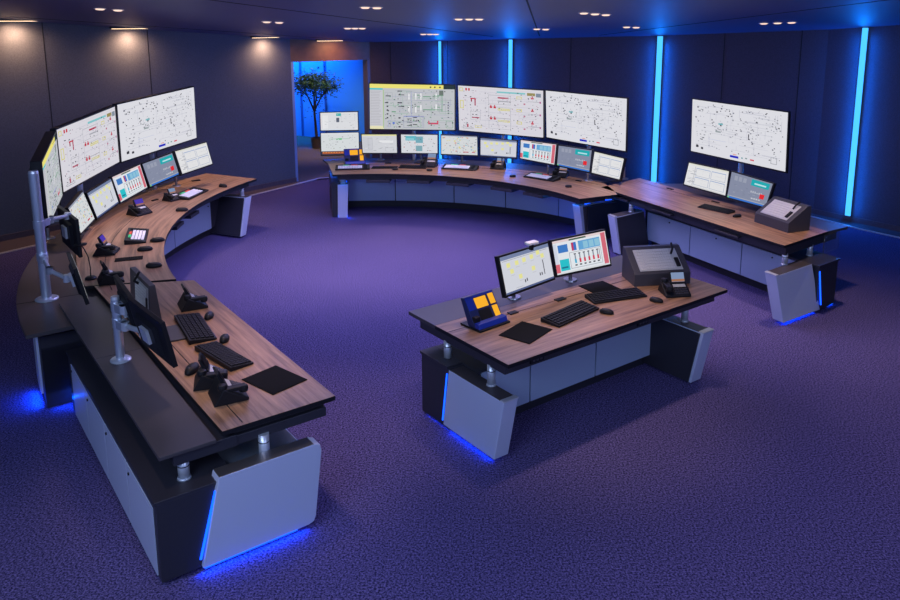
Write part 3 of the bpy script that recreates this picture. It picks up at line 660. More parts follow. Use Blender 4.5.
# ---- near left desk
F = NEAR
x, y = F(1.3, .6)
D = empty('control_desk', 'near left straight desk with pale cabinet doors and big silver end panel', 'desk', (x, y, 0))
ZS = .70
P4 = [F(-.03, 0), (-2.478, 6.657), (-3.297, 6.496), F(-.03, .71)]
U4 = [(0, 0), (2.71, 0), (3.07, .75), (0, .71)]
b = MB(); b.prism(P4, T - .03, T, 0, top=1, uvs=U4); b.build('worktop', [BLACK, WOOD], D, local=False, bevel=.002)
b = MB(); b.band(F, -.03, 1.53, .745, 1.06, ZS + .001, ZS + .022); b.band(F, 1.535, 2.9, .745, 1.06, ZS + .001, ZS + .022); b.build('rear_shelf', LAM, D, local=False, bevel=.002)
b = MB(); b.band(F, .0, 2.95, .578, .584, T, T + .0015); b.build('cable_slot', BLACK, D, local=False)
b = MB(); b.band(F, .03, 2.66, .05, .70, T - .08, T - .03); b.band(F, -.0, 2.5, .05, .70, T - .13, T - .07); b.band(F, -.01, 2.3, .62, .98, ZS - .07, ZS + .001); b.build('apron', BODY, D, local=False, bevel=.004)
b = MB(); b.band(F, -.11, 2.32, .70, 1.115, .03, .50); b.band(F, -.02, 2.3, .74, 1.06, 0, .03); b.build('cabinet', BODY, D, local=False, bevel=.004)
b = MB(); b.band(F, -.115, 2.33, .68, 1.125, .50, .52); b.build('cabinet_top', BODY, D, local=False, bevel=.003)
b = MB(); b.band(F, -.035, 2.3, .2, .70, .05, .46); b.build('storage_box', STORE, D, local=False, bevel=.004)
e_ = [-.05, .52, 1.09, 1.66, 2.2]
for i, (u0, u1) in enumerate(zip(e_[:-1], e_[1:])):
    door(F, u0, u1, 1.115, .04, .455, D, side=1, m=SILVER, n=1, locku=u0 + .5, th=.006)
for u0, u1 in ((.0, .76), (.76, 1.52), (1.52, 2.28)): door(F, u0, u1, .2, .08, .44, D, n=1, lock=False)
b = MB()
pr = [(.90, .04), (.26, .04), (.225, .05), (.21, .085), (.157, .50), (.165, .54), (.205, .555), (.78, .555)]
P = [(*F(-.14, v), z) for v, z in pr] + [(*F(-.035, v), z) for v, z in pr]; n_ = len(pr)
b.add(P, [tuple(range(n_)), tuple(range(n_, 2 * n_))[::-1]] + [(i, (i + 1) % n_, n_ + (i + 1) % n_, n_ + i) for i in range(n_)], [0, 0] + [0] * 6 + [1, 0])
b.build('side_panel', [SILVER, PTOP], D, local=False, bevel=.004)
strip(F, (-.122, .905, .09), (-.122, .80, .47), .008, D)
strip(F, (-.10, .32, .012), (-.10, .88, .012), .007, D); glow(F, (-.12, .27), (-.12, .92), .03, 5.)
glow(F, (2.34, 1.1), (2.34, .8), .03, 2.)
post(F, .03, .92, .52, ZS - .05, D, .032); post(F, .0, .46, .45, T - .11, D, .032); post(F, 2.25, .92, .52, ZS - .06, D); post(F, 2.2, .35, .46, T - .1, D)

# ---- right desk
F = RIGHT
x, y = F(1.6, .5)
D = empty('control_desk', 'right straight desk with wooden top standing along the back wall', 'desk', (x, y, 0))
b = MB(); b.fhexa(F, [(0, 0, T - .03), (3.19, 0, T - .03), (3.19, .9, T - .03), (-.09, .92, T - .03), (0, 0, T), (3.19, 0, T), (3.19, .9, T), (-.09, .92, T)], 0, top=1)
b.build('worktop', [BLACK, WOOD], D, local=False, bevel=.002)
b = MB(); b.fhexa(F, [(.35, .905, T - .03), (3.19, .9, T - .03), (3.23, 1.27, T - .03), (.6, 1.27, T - .03), (.35, .905, T), (3.19, .9, T), (3.23, 1.27, T), (.6, 1.27, T)])
b.build('rear_shelf', LAM, D, local=False, bevel=.002)
b = MB(); b.band(F, 0, 3.18, .74, .746, T, T + .0015); b.build('cable_slot', BLACK, D, local=False)
b = MB(); b.band(F, .62, .74, .79, .83, T, T + .009); b.band(F, 1.5, 1.62, .77, .81, T, T + .009); b.build('slot_cover', BLACK, D, local=False)
b = MB(); b.band(F, .15, 3.18, .05, 1.1, T - .12, T - .03); b.build('apron', BODY, D, local=False, bevel=.004)
b = MB(); b.band(F, .6, 3.2, .38, .80, .12, .51); b.band(F, .7, 3.1, .45, .76, 0, .12); b.band(F, 3.16, 3.40, .40, .80, .01, .51); b.build('cabinet', BODY, D, local=False, bevel=.004)
b = MB(); b.band(F, .6, 3.16, .36, .81, .51, .53); b.band(F, 3.16, 3.42, .37, .81, .51, .53); b.build('cabinet_top', BODY, D, local=False, bevel=.003)
for u0, u1 in ((.66, 1.5), (1.5, 2.36), (2.36, 3.14)): door(F, u0, u1, .38, .12, .50, D, n=1, locku=u0 + .45)
panel(F, [(3.24, -.2, .03), (3.38, -.2, .03), (3.42, .46, .03), (3.28, .46, .03), (3.16, -.30, .53), (3.31, -.30, .53), (3.325, .37, .53), (3.16, .37, .53)], D)
panel(F, [(.57, -.22, .02), (.72, -.22, .02), (.72, .36, .02), (.57, .36, .02), (.52, -.31, .53), (.67, -.31, .53), (.67, .27, .53), (.52, .27, .53)], D)
b = MB(); b.fhexa(F, [(.722, -.20, .025), (.73, -.20, .025), (.73, .36, .025), (.722, .36, .025), (.672, -.27, .52), (.68, -.27, .52), (.68, .27, .52), (.672, .27, .52)]); b.build('inner_panel', BODY, D, local=False)
b = MB(); b.band(F, 3.16, 3.31, -.304, -.255, .525, .537); b.build('chrome_corner', CHROME, D, local=False, bevel=.003)
b = MB(); b.band(F, .52, .67, -.304, -.255, .525, .537); b.build('chrome_corner', CHROME, D, local=False, bevel=.003)
strip(F, (3.415, .475, .08), (3.405, .41, .46), .007, D)
strip(F, (3.33, -.14, .018), (3.36, .76, .018), .006, D); glow(F, (3.37, -.18), (3.40, .78), .025, 5.)
for u, v in ((3.15, .09), (3.15, .60), (.60, .08), (.7, .6)): post(F, u, v, .53, T - .10, D)
for u in (1.05, 1.85, 2.75): socket(F, u, .07, T - .10, D)
b = MB(); b.band(F, 3.2, 3.21, .80, 1.12, .53, .73); b.build('glass_panel', GLASS, D, local=False)
for u0 in (.25, 1.1, 2.2):
    b = MB(); b.band(F, u0, u0 + .36, -.015, .3, T - .085, T - .065); b.build('cable_tray', BODY, D, local=False, bevel=.004)

# ---- left curved desk
F = LEFT; LE = F.ang(159.6)
x, y = F(LE / 2, .5)
D = empty('control_desk', 'left curved desk with wooden top and dark outer shelf behind its screens', 'desk', (x, y, 0))
b = MB(); b.band(F, .02, LE, 0, lambda t: .72 + .26 * min(1, t * 1.6), T - .03, T, n=40, mi=0, top=1, du=.08, du0=.2); b.build('worktop', [BLACK, WOOD], D, local=False, bevel=.002)
b = MB(); b.band(F, 0.02, LE - .0, .53, .536, T, T + .0015, n=40); b.build('cable_slot', BLACK, D, local=False)
b = MB(); b.band(F, F.ang(218), LE - .05, .55, 1.25, ZS - .03, ZS, n=44); b.build('outer_shelf', LAM, D, local=False, bevel=.002)
b = MB(); b.band(F, F.ang(210.7), F.ang(210.6), .74, 1.25, ZS, ZS + .001, n=1); b.build('shelf_joint', BLACK, D, local=False)
b = MB(); b.band(F, .3, LE - .1, .07, .52, T - .10, T - .03, n=40); b.band(F, F.ang(216.5), LE - .1, .60, 1.2, ZS - .09, ZS - .03, n=40); b.build('apron', BODY, D, local=False)
b = MB(); b.band(F, F.ang(216.4), F.ang(161.5), .44, 1.14, .12, .50, n=40); b.band(F, F.ang(215), F.ang(163), .50, 1.0, 0, .12, n=40); b.band(F, F.ang(216.4), F.ang(215.2), .6, 1.14, .0, .60, n=2); b.build('cabinet', BODY, D, local=False)
for a0, a1 in zip((214, 204.5, 195, 185.5, 176), (204.5, 195, 185.5, 176, 165.6)): door(F, F.ang(a0), F.ang(a1), .44, .12, .50, D, n=8)
for a0, a1 in zip((215, 204.5, 195, 185.5, 176), (204.5, 195, 185.5, 176, 163)): door(F, F.ang(a0), F.ang(a1), 1.14, .06, .60, D, n=8, side=1, m=SILVER)
a1, a0 = F.ang(161.2), F.ang(163.0)
panel(F, [(F.ang(165.6), -.04, .02), (F.ang(164.1), -.04, .02), (F.ang(163.2), .58, .02), (F.ang(164.7), .58, .02), (F.ang(162.8), -.0, .54), (F.ang(161.2), -.0, .54), (F.ang(161.2), .45, .54), (F.ang(162.7), .45, .54)], D)
b = MB(); b.fhexa(F, [(F.ang(165.8), -.02, .03), (F.ang(165.6), -.02, .03), (F.ang(164.7), .56, .03), (F.ang(164.9), .56, .03), (F.ang(163.0), .03, .53), (F.ang(162.8), .03, .53), (F.ang(162.7), .44, .53), (F.ang(162.9), .44, .53)]); b.build('inner_panel', BODY, D, local=False)
post(F, F.ang(161.9), .12, .54, T - .08, D); post(F, F.ang(161.9), .62, .5, T - .08, D); post(F, F.ang(213), .9, .5, ZS - .08, D)
glow(F, (F.ang(213), 1.17), (F.ang(216), 1.17), .05, 6., flip=True); glow(F, (F.ang(216.7), 1.1), (F.ang(216.7), .7), .05, 3., flip=True)
for a in (178, 184, 205, 208.5):
    b = MB(); b.band(F, F.ang(a + 1.6), F.ang(a - 1.6), .05, .36, T - .16, T - .12, n=3); b.band(F, F.ang(a + .8), F.ang(a - .8), .1, .3, T - .12, T - .10, n=2); b.build('cable_tray', BODY, D, local=False, bevel=.004)

# ---- far curved desk
F = FAR; FE = F.ang(28.6)
x, y = F(FE / 2, .7)
D = empty('control_desk', 'far curved desk with wooden top below the three large wall screens', 'desk', (x, y, 0))
b = MB(); b.band(F, 0, FE, 0, lambda t: .95 if t < .875 else .95 - (t - .875) / .125 * .35, T - .03, T, n=48, mi=0, top=1, du=.03); b.build('worktop', [BLACK, WOOD], D, local=False, bevel=.002)
b = MB(); b.band(F, -.03, F.ang(38.6), .96, 1.38, T - .03, T, n=40, du=.05); b.build('rear_shelf', LAM, D, local=False, bevel=.002)
b = MB(); b.band(F, 0, F.ang(36), .80, .808, T, T + .0015, n=40); b.build('cable_slot', BLACK, D, local=False)
b = MB(); b.band(F, .08, FE - .08, .07, .5, T - .10, T - .03, n=40); b.band(F, .08, F.ang(40), .5, 1.3, T - .10, T - .03, n=40); b.build('apron', BODY, D, local=False)
b = MB(); b.band(F, F.ang(102), F.ang(35.5), .98, 1.40, .12, .52, n=40); b.band(F, F.ang(101), F.ang(37), 1.04, 1.35, 0, .12, n=40)
b.band(F, F.ang(102.2), F.ang(100), .35, 1.40, .01, .56, n=2); b.band(F, F.ang(36.5), F.ang(34.3), .45, 1.0, .01, .52, n=2); b.build('cabinet', BODY, D, local=False)
for i, (a0, a1) in enumerate(zip((98.4, 87.7, 74.2, 62, 49), (87.7, 74.2, 62, 49, 38))): door(F, F.ang(a0), F.ang(a1), .98, .12, .50, D, n=8, lock=False)
panel(F, [(F.ang(100.9), .33, .0), (F.ang(98.5), .33, .0), (F.ang(98.5), 1.0, .0), (F.ang(100.9), 1.0, .0), (F.ang(100.7), .30, .54), (F.ang(98.1), .30, .54), (F.ang(98.1), .9, .54), (F.ang(100.7), .9, .54)], D)
panel(F, [(F.ang(37.2), .42, .0), (F.ang(35.0), .42, .0), (F.ang(35.3), 1.05, .0), (F.ang(37.5), 1.05, .0), (F.ang(37.6), .34, .54), (F.ang(35.2), .34, .54), (F.ang(35.2), 1.0, .54), (F.ang(37.6), 1.0, .54)], D)
b = MB(); b.fhexa(F, [(F.ang(34.9), .46, .01), (F.ang(34.6), .46, .01), (F.ang(34.8), 1.05, .01), (F.ang(35.2), 1.05, .01), (F.ang(35.1), .39, .53), (F.ang(34.8), .39, .53), (F.ang(34.8), 1.0, .53), (F.ang(35.1), 1.0, .53)]); b.build('outer_panel', LAM, D, local=False)
post(F, F.ang(99.4), .42, .54, T - .08, D, .05); post(F, F.ang(99.4), .75, .54, T - .08, D, .05); post(F, F.ang(36.3), .62, .54, T - .08, D, .04)
strip(F, (F.ang(100.3), .5, .548), (F.ang(98.4), .5, .548), .008, D); strip(F, (F.ang(36.9), .9, .55), (F.ang(35.4), .45, .55), .008, D); strip(F, (F.ang(36.9), .55, .55), (F.ang(35.2), .95, .55), .006, D)
glow(F, (F.ang(98.0), .34), (F.ang(101), .34), .03, 3.); glow(F, (F.ang(38.2), .4), (F.ang(38.2), .95), .04, 7.)
lamp(F, F.ang(36.3), .30, .64, 3.); lamp(F, F.ang(99.4), .2, .66, 2.)
for a in (90, 79, 68, 55, 45):
    b = MB(); b.band(F, F.ang(a + 3.2), F.ang(a - 3.2), -.0, .3, T - .14, T - .10, n=3); b.build('cable_tray', BODY, D, local=False, bevel=.004)

# ---------------------------------------------------------------- desk equipment (local frames: x right, y away from the user)
def mk_keyboard(root):
    b = MB(); b.hexa([(-.22, -.075, 0), (.22, -.075, 0), (.22, .075, 0), (-.22, .075, 0), (-.22, -.075, .012), (.22, -.075, .012), (.22, .075, .028), (-.22, .075, .028)])
    b.build('keyboard_base', BLACK, root, bevel=.004)
    b = MB()
    for i in range(15):
        for j in range(5):
            x = -.207 + i * .0277; y = -.063 + j * .026; z = .013 + (y + .075) * .107
            if j == 0 and 4 <= i <= 8: continue
            b.box(x, x + .023, y, y + .021, z, z + .007)
    b.box(-.096, .04, -.063, -.042, .014, .021)
    b.build('keys', KEYS, root)
def mk_control_keyboard(root):
    b = MB(); b.hexa([(-.28, -.11, 0), (.28, -.11, 0), (.28, .11, 0), (-.28, .11, 0), (-.28, -.11, .02), (.28, -.11, .02), (.28, .11, .055), (-.28, .11, .055)])
    b.build('keyboard_base', BLACK, root, bevel=.006)
    def k(b, i, j, w=.0235):
        x = -.235 + i * .0262; y = -.085 + j * .034; z = .021 + (y + .11) * .16; b.box(x, x + w, y, y + .028, z, z + .009)
    b = MB()
    for i in range(15):
        for j in range(0, 4): k(b, i, j)
    b.build('white_keys', WHITEK, root)
    b = MB(); [k(b, i, 4) for i in (3, 4, 5, 6)]; b.build('green_keys', GREEN, root)
    b = MB(); [k(b, i, 4) for i in (8, 9, 10, 11)]; b.build('red_keys', REDK, root)
    b = MB(); [k(b, i, j) for i in (16, 17) for j in range(5)]; b.build('black_keys', KEYS, root)
def mk_mouse(root):
    b = MB(); prof = [(.0001, .034), (.018, .033), (.027, .026), (.031, .015), (.031, .004), (.028, 0)]
    b.lathe(prof[::-1], n=20, sy=1.9); b.build('mouse_body', BLACK, root, smooth=True)
    b = MB(); b.cyl((-.004, .032, .028), (.004, .032, .028), .009, n=12); b.build('scroll_wheel', GREY, root)
def mk_touchpad(root):
    b = MB(); b.box(-.165, .165, -.135, .135, 0, .005); b.build('pad', MATTE, root, bevel=.001)
    b = MB(); b.box(-.155, .155, -.125, .125, .005, .0058); b.build('pad_surface', MATTE, root)
def mk_panel(root):
    b = MB(); b.box(-.21, .21, -.1, .1, 0, .006); b.build('pad', MATTE, root, bevel=.001)
    b = MB(); b.box(-.2, .2, -.09, .09, .006, .0068); b.build('pad_surface', MATTE, root)
def mk_phone(screen, low=PHONEO):
    def f(root):
        b = MB(); b.hexa([(-.11, -.11, 0), (.11, -.11, 0), (.11, .10, 0), (-.11, .10, 0), (-.11, -.11, .02), (.11, -.11, .02), (.11, .04, .10), (-.11, .04, .10)])
        b.build('phone_body', BLACK, root, bevel=.006)
        b = MB(); b.hexa([(-.03, -.0, .082), (.10, -.0, .082), (.10, .03, .075), (-.03, .03, .075), (-.03, .05, .175), (.10, .05, .175), (.10, .062, .168), (-.03, .062, .168)])
        o = b.build('display_housing', BLACK, root, bevel=.003)
        b = MB(); b.add([(-.022, .008, .099), (.092, .008, .099), (.092, .045, .168), (-.022, .045, .168)], [(0, 1, 2, 3)]); b.add([(-.022, .0075, .098), (.092, .0075, .098), (.092, .018, .118), (-.022, .018, .118)], [(0, 1, 2, 3)], 1)
        d = b.build('display', [screen, low], o, recalc=False); d.location = (0, -.004, .002)
        b = MB(); b.add([(-.02, -.032, .066), (.09, -.032, .066), (.09, -.004, .081), (-.02, -.004, .081)], [(0, 1, 2, 3)]); b.build('label_strip', KPLATE, root, recalc=False)
        b = MB()
        for i in range(5):
            for j in range(3):
                x = -.02 + i * .023; y = -.1 + j * .021; z = .0205 + (y + .11) * .533; b.box(x, x + .018, y, y + .015, z, z + .008)
        b.build('keypad', GREY, root)
        b = MB(); b.box(-.098, -.05, -.10, .055, .07, .095); b.lathe([(.026, 0), (.03, .02), (.026, .04)], (-.074, -.085, .05), 14); b.lathe([(.026, 0), (.03, .02), (.026, .04)], (-.074, .04, .082), 14)
        b.build('handset', BLACK, root, bevel=.005)
    return f
def mk_blue_terminal(root):
    b = MB(); b.box(-.17, .17, -.12, .13, 0, .015); b.build('foot', BLACK, root, bevel=.004)
    b = MB(); b.hexa([(-.16, -.05, .015), (.16, -.05, .015), (.16, .04, .015), (-.16, .04, .015), (-.16, .10, .235), (.16, .10, .235), (.16, .14, .225), (-.16, .14, .225)]); b.build('casing', NAVY, root, bevel=.004)
    b = MB(); b.hexa([(-.16, -.10, .015), (.16, -.10, .015), (.16, -.05, .015), (-.16, -.05, .015), (-.16, -.085, .055), (.16, -.085, .055), (.16, -.035, .06), (-.16, -.035, .06)]); b.build('hand_rest', BLUEP, root, bevel=.004)
    def q(x0, x1, t0, t1, d=.003):
        f = lambda x, t: (x, -.05 + .15 * t - d, .015 + .22 * t + d * .6)
        return [f(x0, t0), f(x1, t0), f(x1, t1), f(x0, t1)]
    b = MB(); b.add(q(-.155, -.075, .55, .97), [(0, 1, 2, 3)]); b.add(q(-.155, .155, .93, .99), [(0, 1, 2, 3)]); b.build('blue_frame', BLUEP, root, recalc=False)
    b = MB(); b.add(q(-.07, .06, .10, .5), [(0, 1, 2, 3)]); b.build('key_field', BLACK, root, recalc=False)
    for z in (q(-.07, .06, .56, .9, .005), q(.085, .145, .58, .92, .005), q(.085, .145, .15, .52, .005)):
        b = MB(); b.add(z, [(0, 1, 2, 3)]); b.build('orange_display', ORANGE, root, recalc=False)
    b = MB(); b.box(-.155, -.10, -.045, -.0, .05, .10); b.build('handset_cradle', BLACK, root, bevel=.004)
def mk_key_console(root, w=.26, d=.31, hf=.11, hb=.28, fl=.05):
    b = MB(); P = [(0, 0), (d, 0), (d, hb), (d - fl, hb), (0, hf)]
    V = [(-w, y, z) for y, z in P] + [(w, y, z) for y, z in P]; n = 5
    b.add(V, [tuple(range(n)), tuple(range(n, 2 * n))[::-1]] + [(i, (i + 1) % n, n + (i + 1) % n, n + i) for i in range(n)]); b.build('console_casing', GREY, root, bevel=.004)
    def S(x, t, h=0.): 
        dy, dz = (d - fl), (hb - hf); l = math.hypot(dy, dz); return (x, dy * t - h * dz / l, hf + dz * t + h * dy / l)
    def sl(b, x0, x1, t0, t1, h0, h1): b.hexa([S(x0, t0, h0), S(x1, t0, h0), S(x1, t1, h0), S(x0, t1, h0), S(x0, t0, h1), S(x1, t0, h1), S(x1, t1, h1), S(x0, t1, h1)])
    b = MB(); sl(b, -.2, .2, .1, .88, 0, .005); b.build('key_plate', KPLATE, root)
    b = MB()
    for i in range(15):
        for j in range(7):
            x = -.19 + i * .0215; sl(b, x, x + .018, .14 + j * .105, .14 + j * .105 + .085, .005, .011)
    b.build('keycaps', KEYG, root)
    b = MB(); sl(b, .145, .185, .42, .70, .005, .016) if False else sl(b, .15, .185, .2, .5, .005, .02); b.build('side_keypad', BLACK, root)
    b = MB(); b.tube([S(.14, .66, .01), S(.16, .78, .035), S(.17, .98, .04)], .010, 8); b.build('microphone', BLACK, root)
def mk_console_back(root):
    b = MB(); b.hexa([(-.29, .0, 0), (.29, .0, 0), (.29, .09, 0), (-.29, .09, 0), (-.29, .03, .29), (.29, .03, .29), (.29, .075, .29), (-.29, .075, .29)]); b.build('console_casing', GREY, root, bevel=.004)
    def W(x0, x1, z0, z1, h0, h1):
        f = lambda x, z, h: (x, .09 - .0517 * z + h, z)
        return [f(x0, z0, h0), f(x1, z0, h0), f(x1, z0, h1), f(x0, z0, h1), f(x0, z1, h0), f(x1, z1, h0), f(x1, z1, h1), f(x0, z1, h1)]
    b = MB(); b.hexa(W(-.26, .12, .06, .26, -.004, .004)); b.build('key_plate', KPLATE, root)
    b = MB()
    for i in range(12):
        for j in range(7): b.hexa(W(-.2 + i * .0255, -.18 + i * .0255, .07 + j * .025, .088 + j * .025, .004, .009))
    b.build('keycaps', KEYG, root)
    b = MB(); b.hexa(W(-.25, -.22, .08, .18, .004, .012)); b.build('side_keypad', BLACK, root)
    b = MB(); b.tube([(.0, .08, .23), (-.03, .12, .27), (-.12, .10, .36)], .010, 8); b.build('microphone', BLACK, root)
def mk_gooseneck(root):
    b = MB(); b.lathe([(.05, 0), (.05, .012), (.035, .025), (.01, .028)], n=20); b.build('microphone_base', BLACK, root)
    b = MB(); b.tube([(0, 0, .025), (.004, 0, .1), (.0, .02, .2), (-.02, .05, .27), (-.03, .1, .30)], .005); b.build('gooseneck', BLACK, root)
    b = MB(); b.lathe([(.0, 0), (.05, .004), (.055, .012), (.03, .02)], (-.03, .12, .292), 16); b.build('microphone_head', BLACK, root)
def mk_puck(root):
    b = MB(); b.lathe([(.045, 0), (.048, .01), (.044, .024), (.02, .028)], n=20); b.build('dial_body', BLACK, root, smooth=True)
def mk_clip(root):
    b = MB(); b.box(-.05, .05, -.018, .018, 0, .014); b.build('cable_port', BLACK, root, bevel=.004)
def mk_folder(root):
    b = MB(); b.box(-.11, .11, -.15, .15, 0, .012); b.build('cover', GREY, root, bevel=.002)
def mk_screen_edge(root):
    pass
BUILD = {'keyboard': ('computer_keyboard', 'keyboard', mk_keyboard), 'ck': ('control_keyboard', 'keyboard', mk_control_keyboard), 'mouse': ('computer_mouse', 'mouse', mk_mouse),
         'pad': ('touch_pad', 'touch pad', mk_touchpad), 'panel': ('touch_pad', 'touch pad', mk_panel), 'phone': ('desk_phone', 'phone', mk_phone(PHONES)), 'phonev': ('desk_phone', 'phone', mk_phone(PHONEB)),
         'blue': ('phone_terminal', 'phone terminal', mk_blue_terminal), 'console': ('key_console', 'key console', mk_key_console), 'consolet': ('key_console', 'key console', lambda r: mk_console_back(r)), 'phoned': ('desk_phone', 'phone', mk_phone(MATTE, MATTE)), 'mic': ('desk_microphone', 'microphone', mk_gooseneck),
         'puck': ('control_dial', 'control dial', mk_puck), 'clip': ('cable_port', 'cable port', mk_clip), 'folder': ('closed_folder', 'folder', mk_folder)}
PRO = {}
def put(kind, xy, rot, label, group=None, z=T, s=1.):
    nme, cat, fn = BUILD[kind]
    if kind not in PRO:
        r = bpy.data.objects.new(nme, None); COL.objects.link(r); r.empty_display_size = .05; fn(r); PRO[kind] = r
        kids = [o for o in bpy.data.objects if o.parent == r]; KIDS[r] = kids
        for k in kids: KIDS[k] = [o for o in bpy.data.objects if o.parent == k]
    else: r = copy_tree(PRO[kind])
    r.location = (xy[0], xy[1], z + .0008); r.rotation_euler = (0, 0, rot); r.scale = (s, s, s)
    r['label'] = label; r['category'] = cat
    if group: r['group'] = group
    elif 'group' in r.keys(): del r['group']
    return r
def putF(kind, F, u, v, label, group=None, dr=0., **k): return put(kind, F(u, v), F.rot(u) + rad(dr), label, group, **k)

gk, gm, gp = 'black keyboards', 'black computer mice', 'black desk phones'
# centre desk
F = FRONT
putF('keyboard', F, .97, .39, 'black keyboard left of the other on the centre desk', gk, 9, s=1.22)
putF('keyboard', F, 1.56, .45, 'black keyboard in front of the right touch pad on the centre desk', gk, -17, s=1.15)
putF('mouse', F, 1.23, .25, 'black mouse between the two keyboards of the centre desk', gm, 25)
putF('mouse', F, 1.75, .18, 'black mouse right of both keyboards, near the centre desk phone', gm, 20)
putF('pad', F, .46, .345, 'square black touch pad at the left of the centre desk', 'square black touch pads', 17)
putF('pad', F, 1.62, .66, 'square black touch pad below the right monitor on the centre desk', 'square black touch pads', 82)
putF('phone', F, 2.03, .22, 'black desk phone with lit display in front of the centre desk key console', gp, -30)
putF('blue', F, .33, .66, 'blue phone terminal with orange displays on the centre desk', 'blue phone terminals', 4, s=.92)
c = (1.441, 6.470)
put('console', (c[0] + .255 * math.cos(rad(10)), c[1] + .255 * math.sin(rad(10))), rad(10), 'slanted charcoal key console with pale keys on the centre desk', 'slanted key consoles', s=1.0)
# right desk
F = RIGHT
put('keyboard', ((3.020, 9.272)), rad(-52), 'black keyboard alone on the right desk below its two monitors', gk)
put('mouse', (3.161, 8.927), rad(-70), 'black mouse at the keyboard\'s right end on the right desk', gm)
c = (3.378, 8.453)
put('console', c, rad(-67.9), 'slanted charcoal key console at the near end of the right desk', 'slanted key consoles', s=1.0)
# near left desk
F = NEAR
putF('pad', F, .40, .215, 'square black touch pad at the near corner of the near left desk', 'square black touch pads', 14)
putF('keyboard', F, .945, .355, 'black keyboard nearest the touch pad on the near left desk', gk, 9, s=1.15)
putF('keyboard', F, 1.56, .355, 'black keyboard beyond the nearer one on the near left desk, beside a thin folder', gk, -6, s=1.3)
putF('folder', F, 1.56, .50, 'long thin grey folder leaning flat beside the far keyboard of the near left desk', None, 82)
putF('mouse', F, 1.73, .19, 'black mouse just in front of the desk phone on the near left desk', gm, 60, s=1.1)
putF('mouse', F, 1.22, .25, 'black mouse between the two keyboards of the near left desk', gm, 60, s=1.1)
putF('mouse', F, .85, .60, 'black mouse under the backward monitor at the near left desk\'s rear edge', gm, 50, s=1.3)
putF('phoned', F, 2.06, .22, 'black desk phone at the far end of the near left desk', gp, -8)
putF('phoned', F, .62, .56, 'black desk phone behind another one at the near left desk\'s rear', gp, -20)
putF('phoned', F, .36, .54, 'black desk phone nearest the camera on the near left desk', gp, -8)
putF('consolet', F, 2.19, .50, 'upright charcoal key console behind the backward monitors of the near left desk', 'slanted key consoles', 0)
# left curved desk
F = LEFT
putF('ck', F, F.ang(172.8), .30, 'white-keyed control keyboard at the far end of the left curved desk', 'white-keyed control keyboards', 0)
putF('ck', F, F.ang(194.9), .30, 'white-keyed control keyboard in the middle of the left curved desk', 'white-keyed control keyboards', 4, s=.95)
put('mouse', (-3.450, 10.610), rad(60), 'black mouse near the far tip of the left curved desk', gm, s=1.25)
put('mouse', (-3.517, 9.221), rad(100), 'black mouse at the inner edge before the far control keyboard of the left desk', gm, s=1.25)
put('mouse', (-3.290, 7.890), rad(110), 'black mouse at the inner edge right of the middle control keyboard, left curved desk', gm, s=1.25)
put('mouse', (-3.288, 7.565), rad(110), 'black mouse between the middle control keyboard and the small pad, left curved desk', gm, s=1.25)
put('mouse', (-2.984, 7.030), rad(100), 'black mouse near the join with the near left desk', gm, s=1.25)
put('phonev', (-3.979, 9.072), rad(62), 'black desk phone with violet display in the middle of the left curved desk', gp)
put('phone', (-3.861, 9.811), rad(62), 'black desk phone left of the far control keyboard on the left curved desk', gp, s=.85)
put('phonev', (-3.644, 7.479), rad(100), 'black desk phone with violet display at the near part of the left curved desk', gp)
put('phoned', (-3.217, 6.629), rad(120), 'black desk phone at the near left desk\'s far corner, turned away from the camera', gp)
put('mic', (-3.413, 6.684), rad(40), 'black gooseneck microphone at the rear edge of the left curved desk', None)
put('panel', (-3.328, 7.280), rad(20), 'small black touch panel beside the key console, left curved desk', 'small black touch panels', s=.6)
put('clip', (-4.070, 9.783), rad(70), 'small black cable port on the left curved desk below its chart monitor', 'black cable ports')
put('clip', (-3.969, 11.022), rad(40), 'small black cable port under the four-pane monitor of the left curved desk', 'black cable ports', s=1.2)
# far curved desk
F = FAR
putF('ck', F, F.ang(96.9), .42, 'white-keyed control keyboard at the left end of the far curved desk', 'white-keyed control keyboards', s=.95)
putF('ck', F, F.ang(71.0), .60, 'white-keyed control keyboard in the middle of the far curved desk', 'white-keyed control keyboards', 4)
putF('ck', F, F.ang(49.3), .55, 'white-keyed control keyboard at the right part of the far curved desk', 'white-keyed control keyboards', s=.95)
putF('blue', F, F.ang(96.6), .85, 'blue phone terminal with orange displays on the far curved desk', 'blue phone terminals', 8)
putF('panel', F, F.ang(89.2), .50, 'black touch panel on the far desk, left of the far keyboard', 'small black touch panels', s=.95)
putF('keyboard', F, F.ang(82.3), .52, 'black keyboard left of the desk phone on the far curved desk', gk)
putF('phone', F, F.ang(79.0), .70, 'black desk phone standing left of centre on the far curved desk', gp, s=1.15)
putF('phone', F, F.ang(63.3), .88, 'black desk phone right of centre on the far curved desk', gp, 10)
putF('phone', F, F.ang(47.5), .85, 'black desk phone behind the right control keyboard on the far curved desk', gp, 20)
for a, v, lb in ((77.4, .33, 'below the left desk phone'), (86.2, .33, 'in front of the black touch panel'), (55.8, .40, 'left of the right control keyboard'), (39.2, .36, 'at its right end')):
    putF('puck', F, F.ang(a), v, 'round black control dial on the far curved desk ' + lb, 'round black control dials')
for a, v, lb in ((89, .86, 'under the form-filled monitor'), (82.4, .9, 'under the teal-block monitor'), (42, .78, 'under the grey alarm monitor')):
    putF('clip', F, F.ang(a), v, 'small black cable port on the far curved desk ' + lb, 'black cable ports')

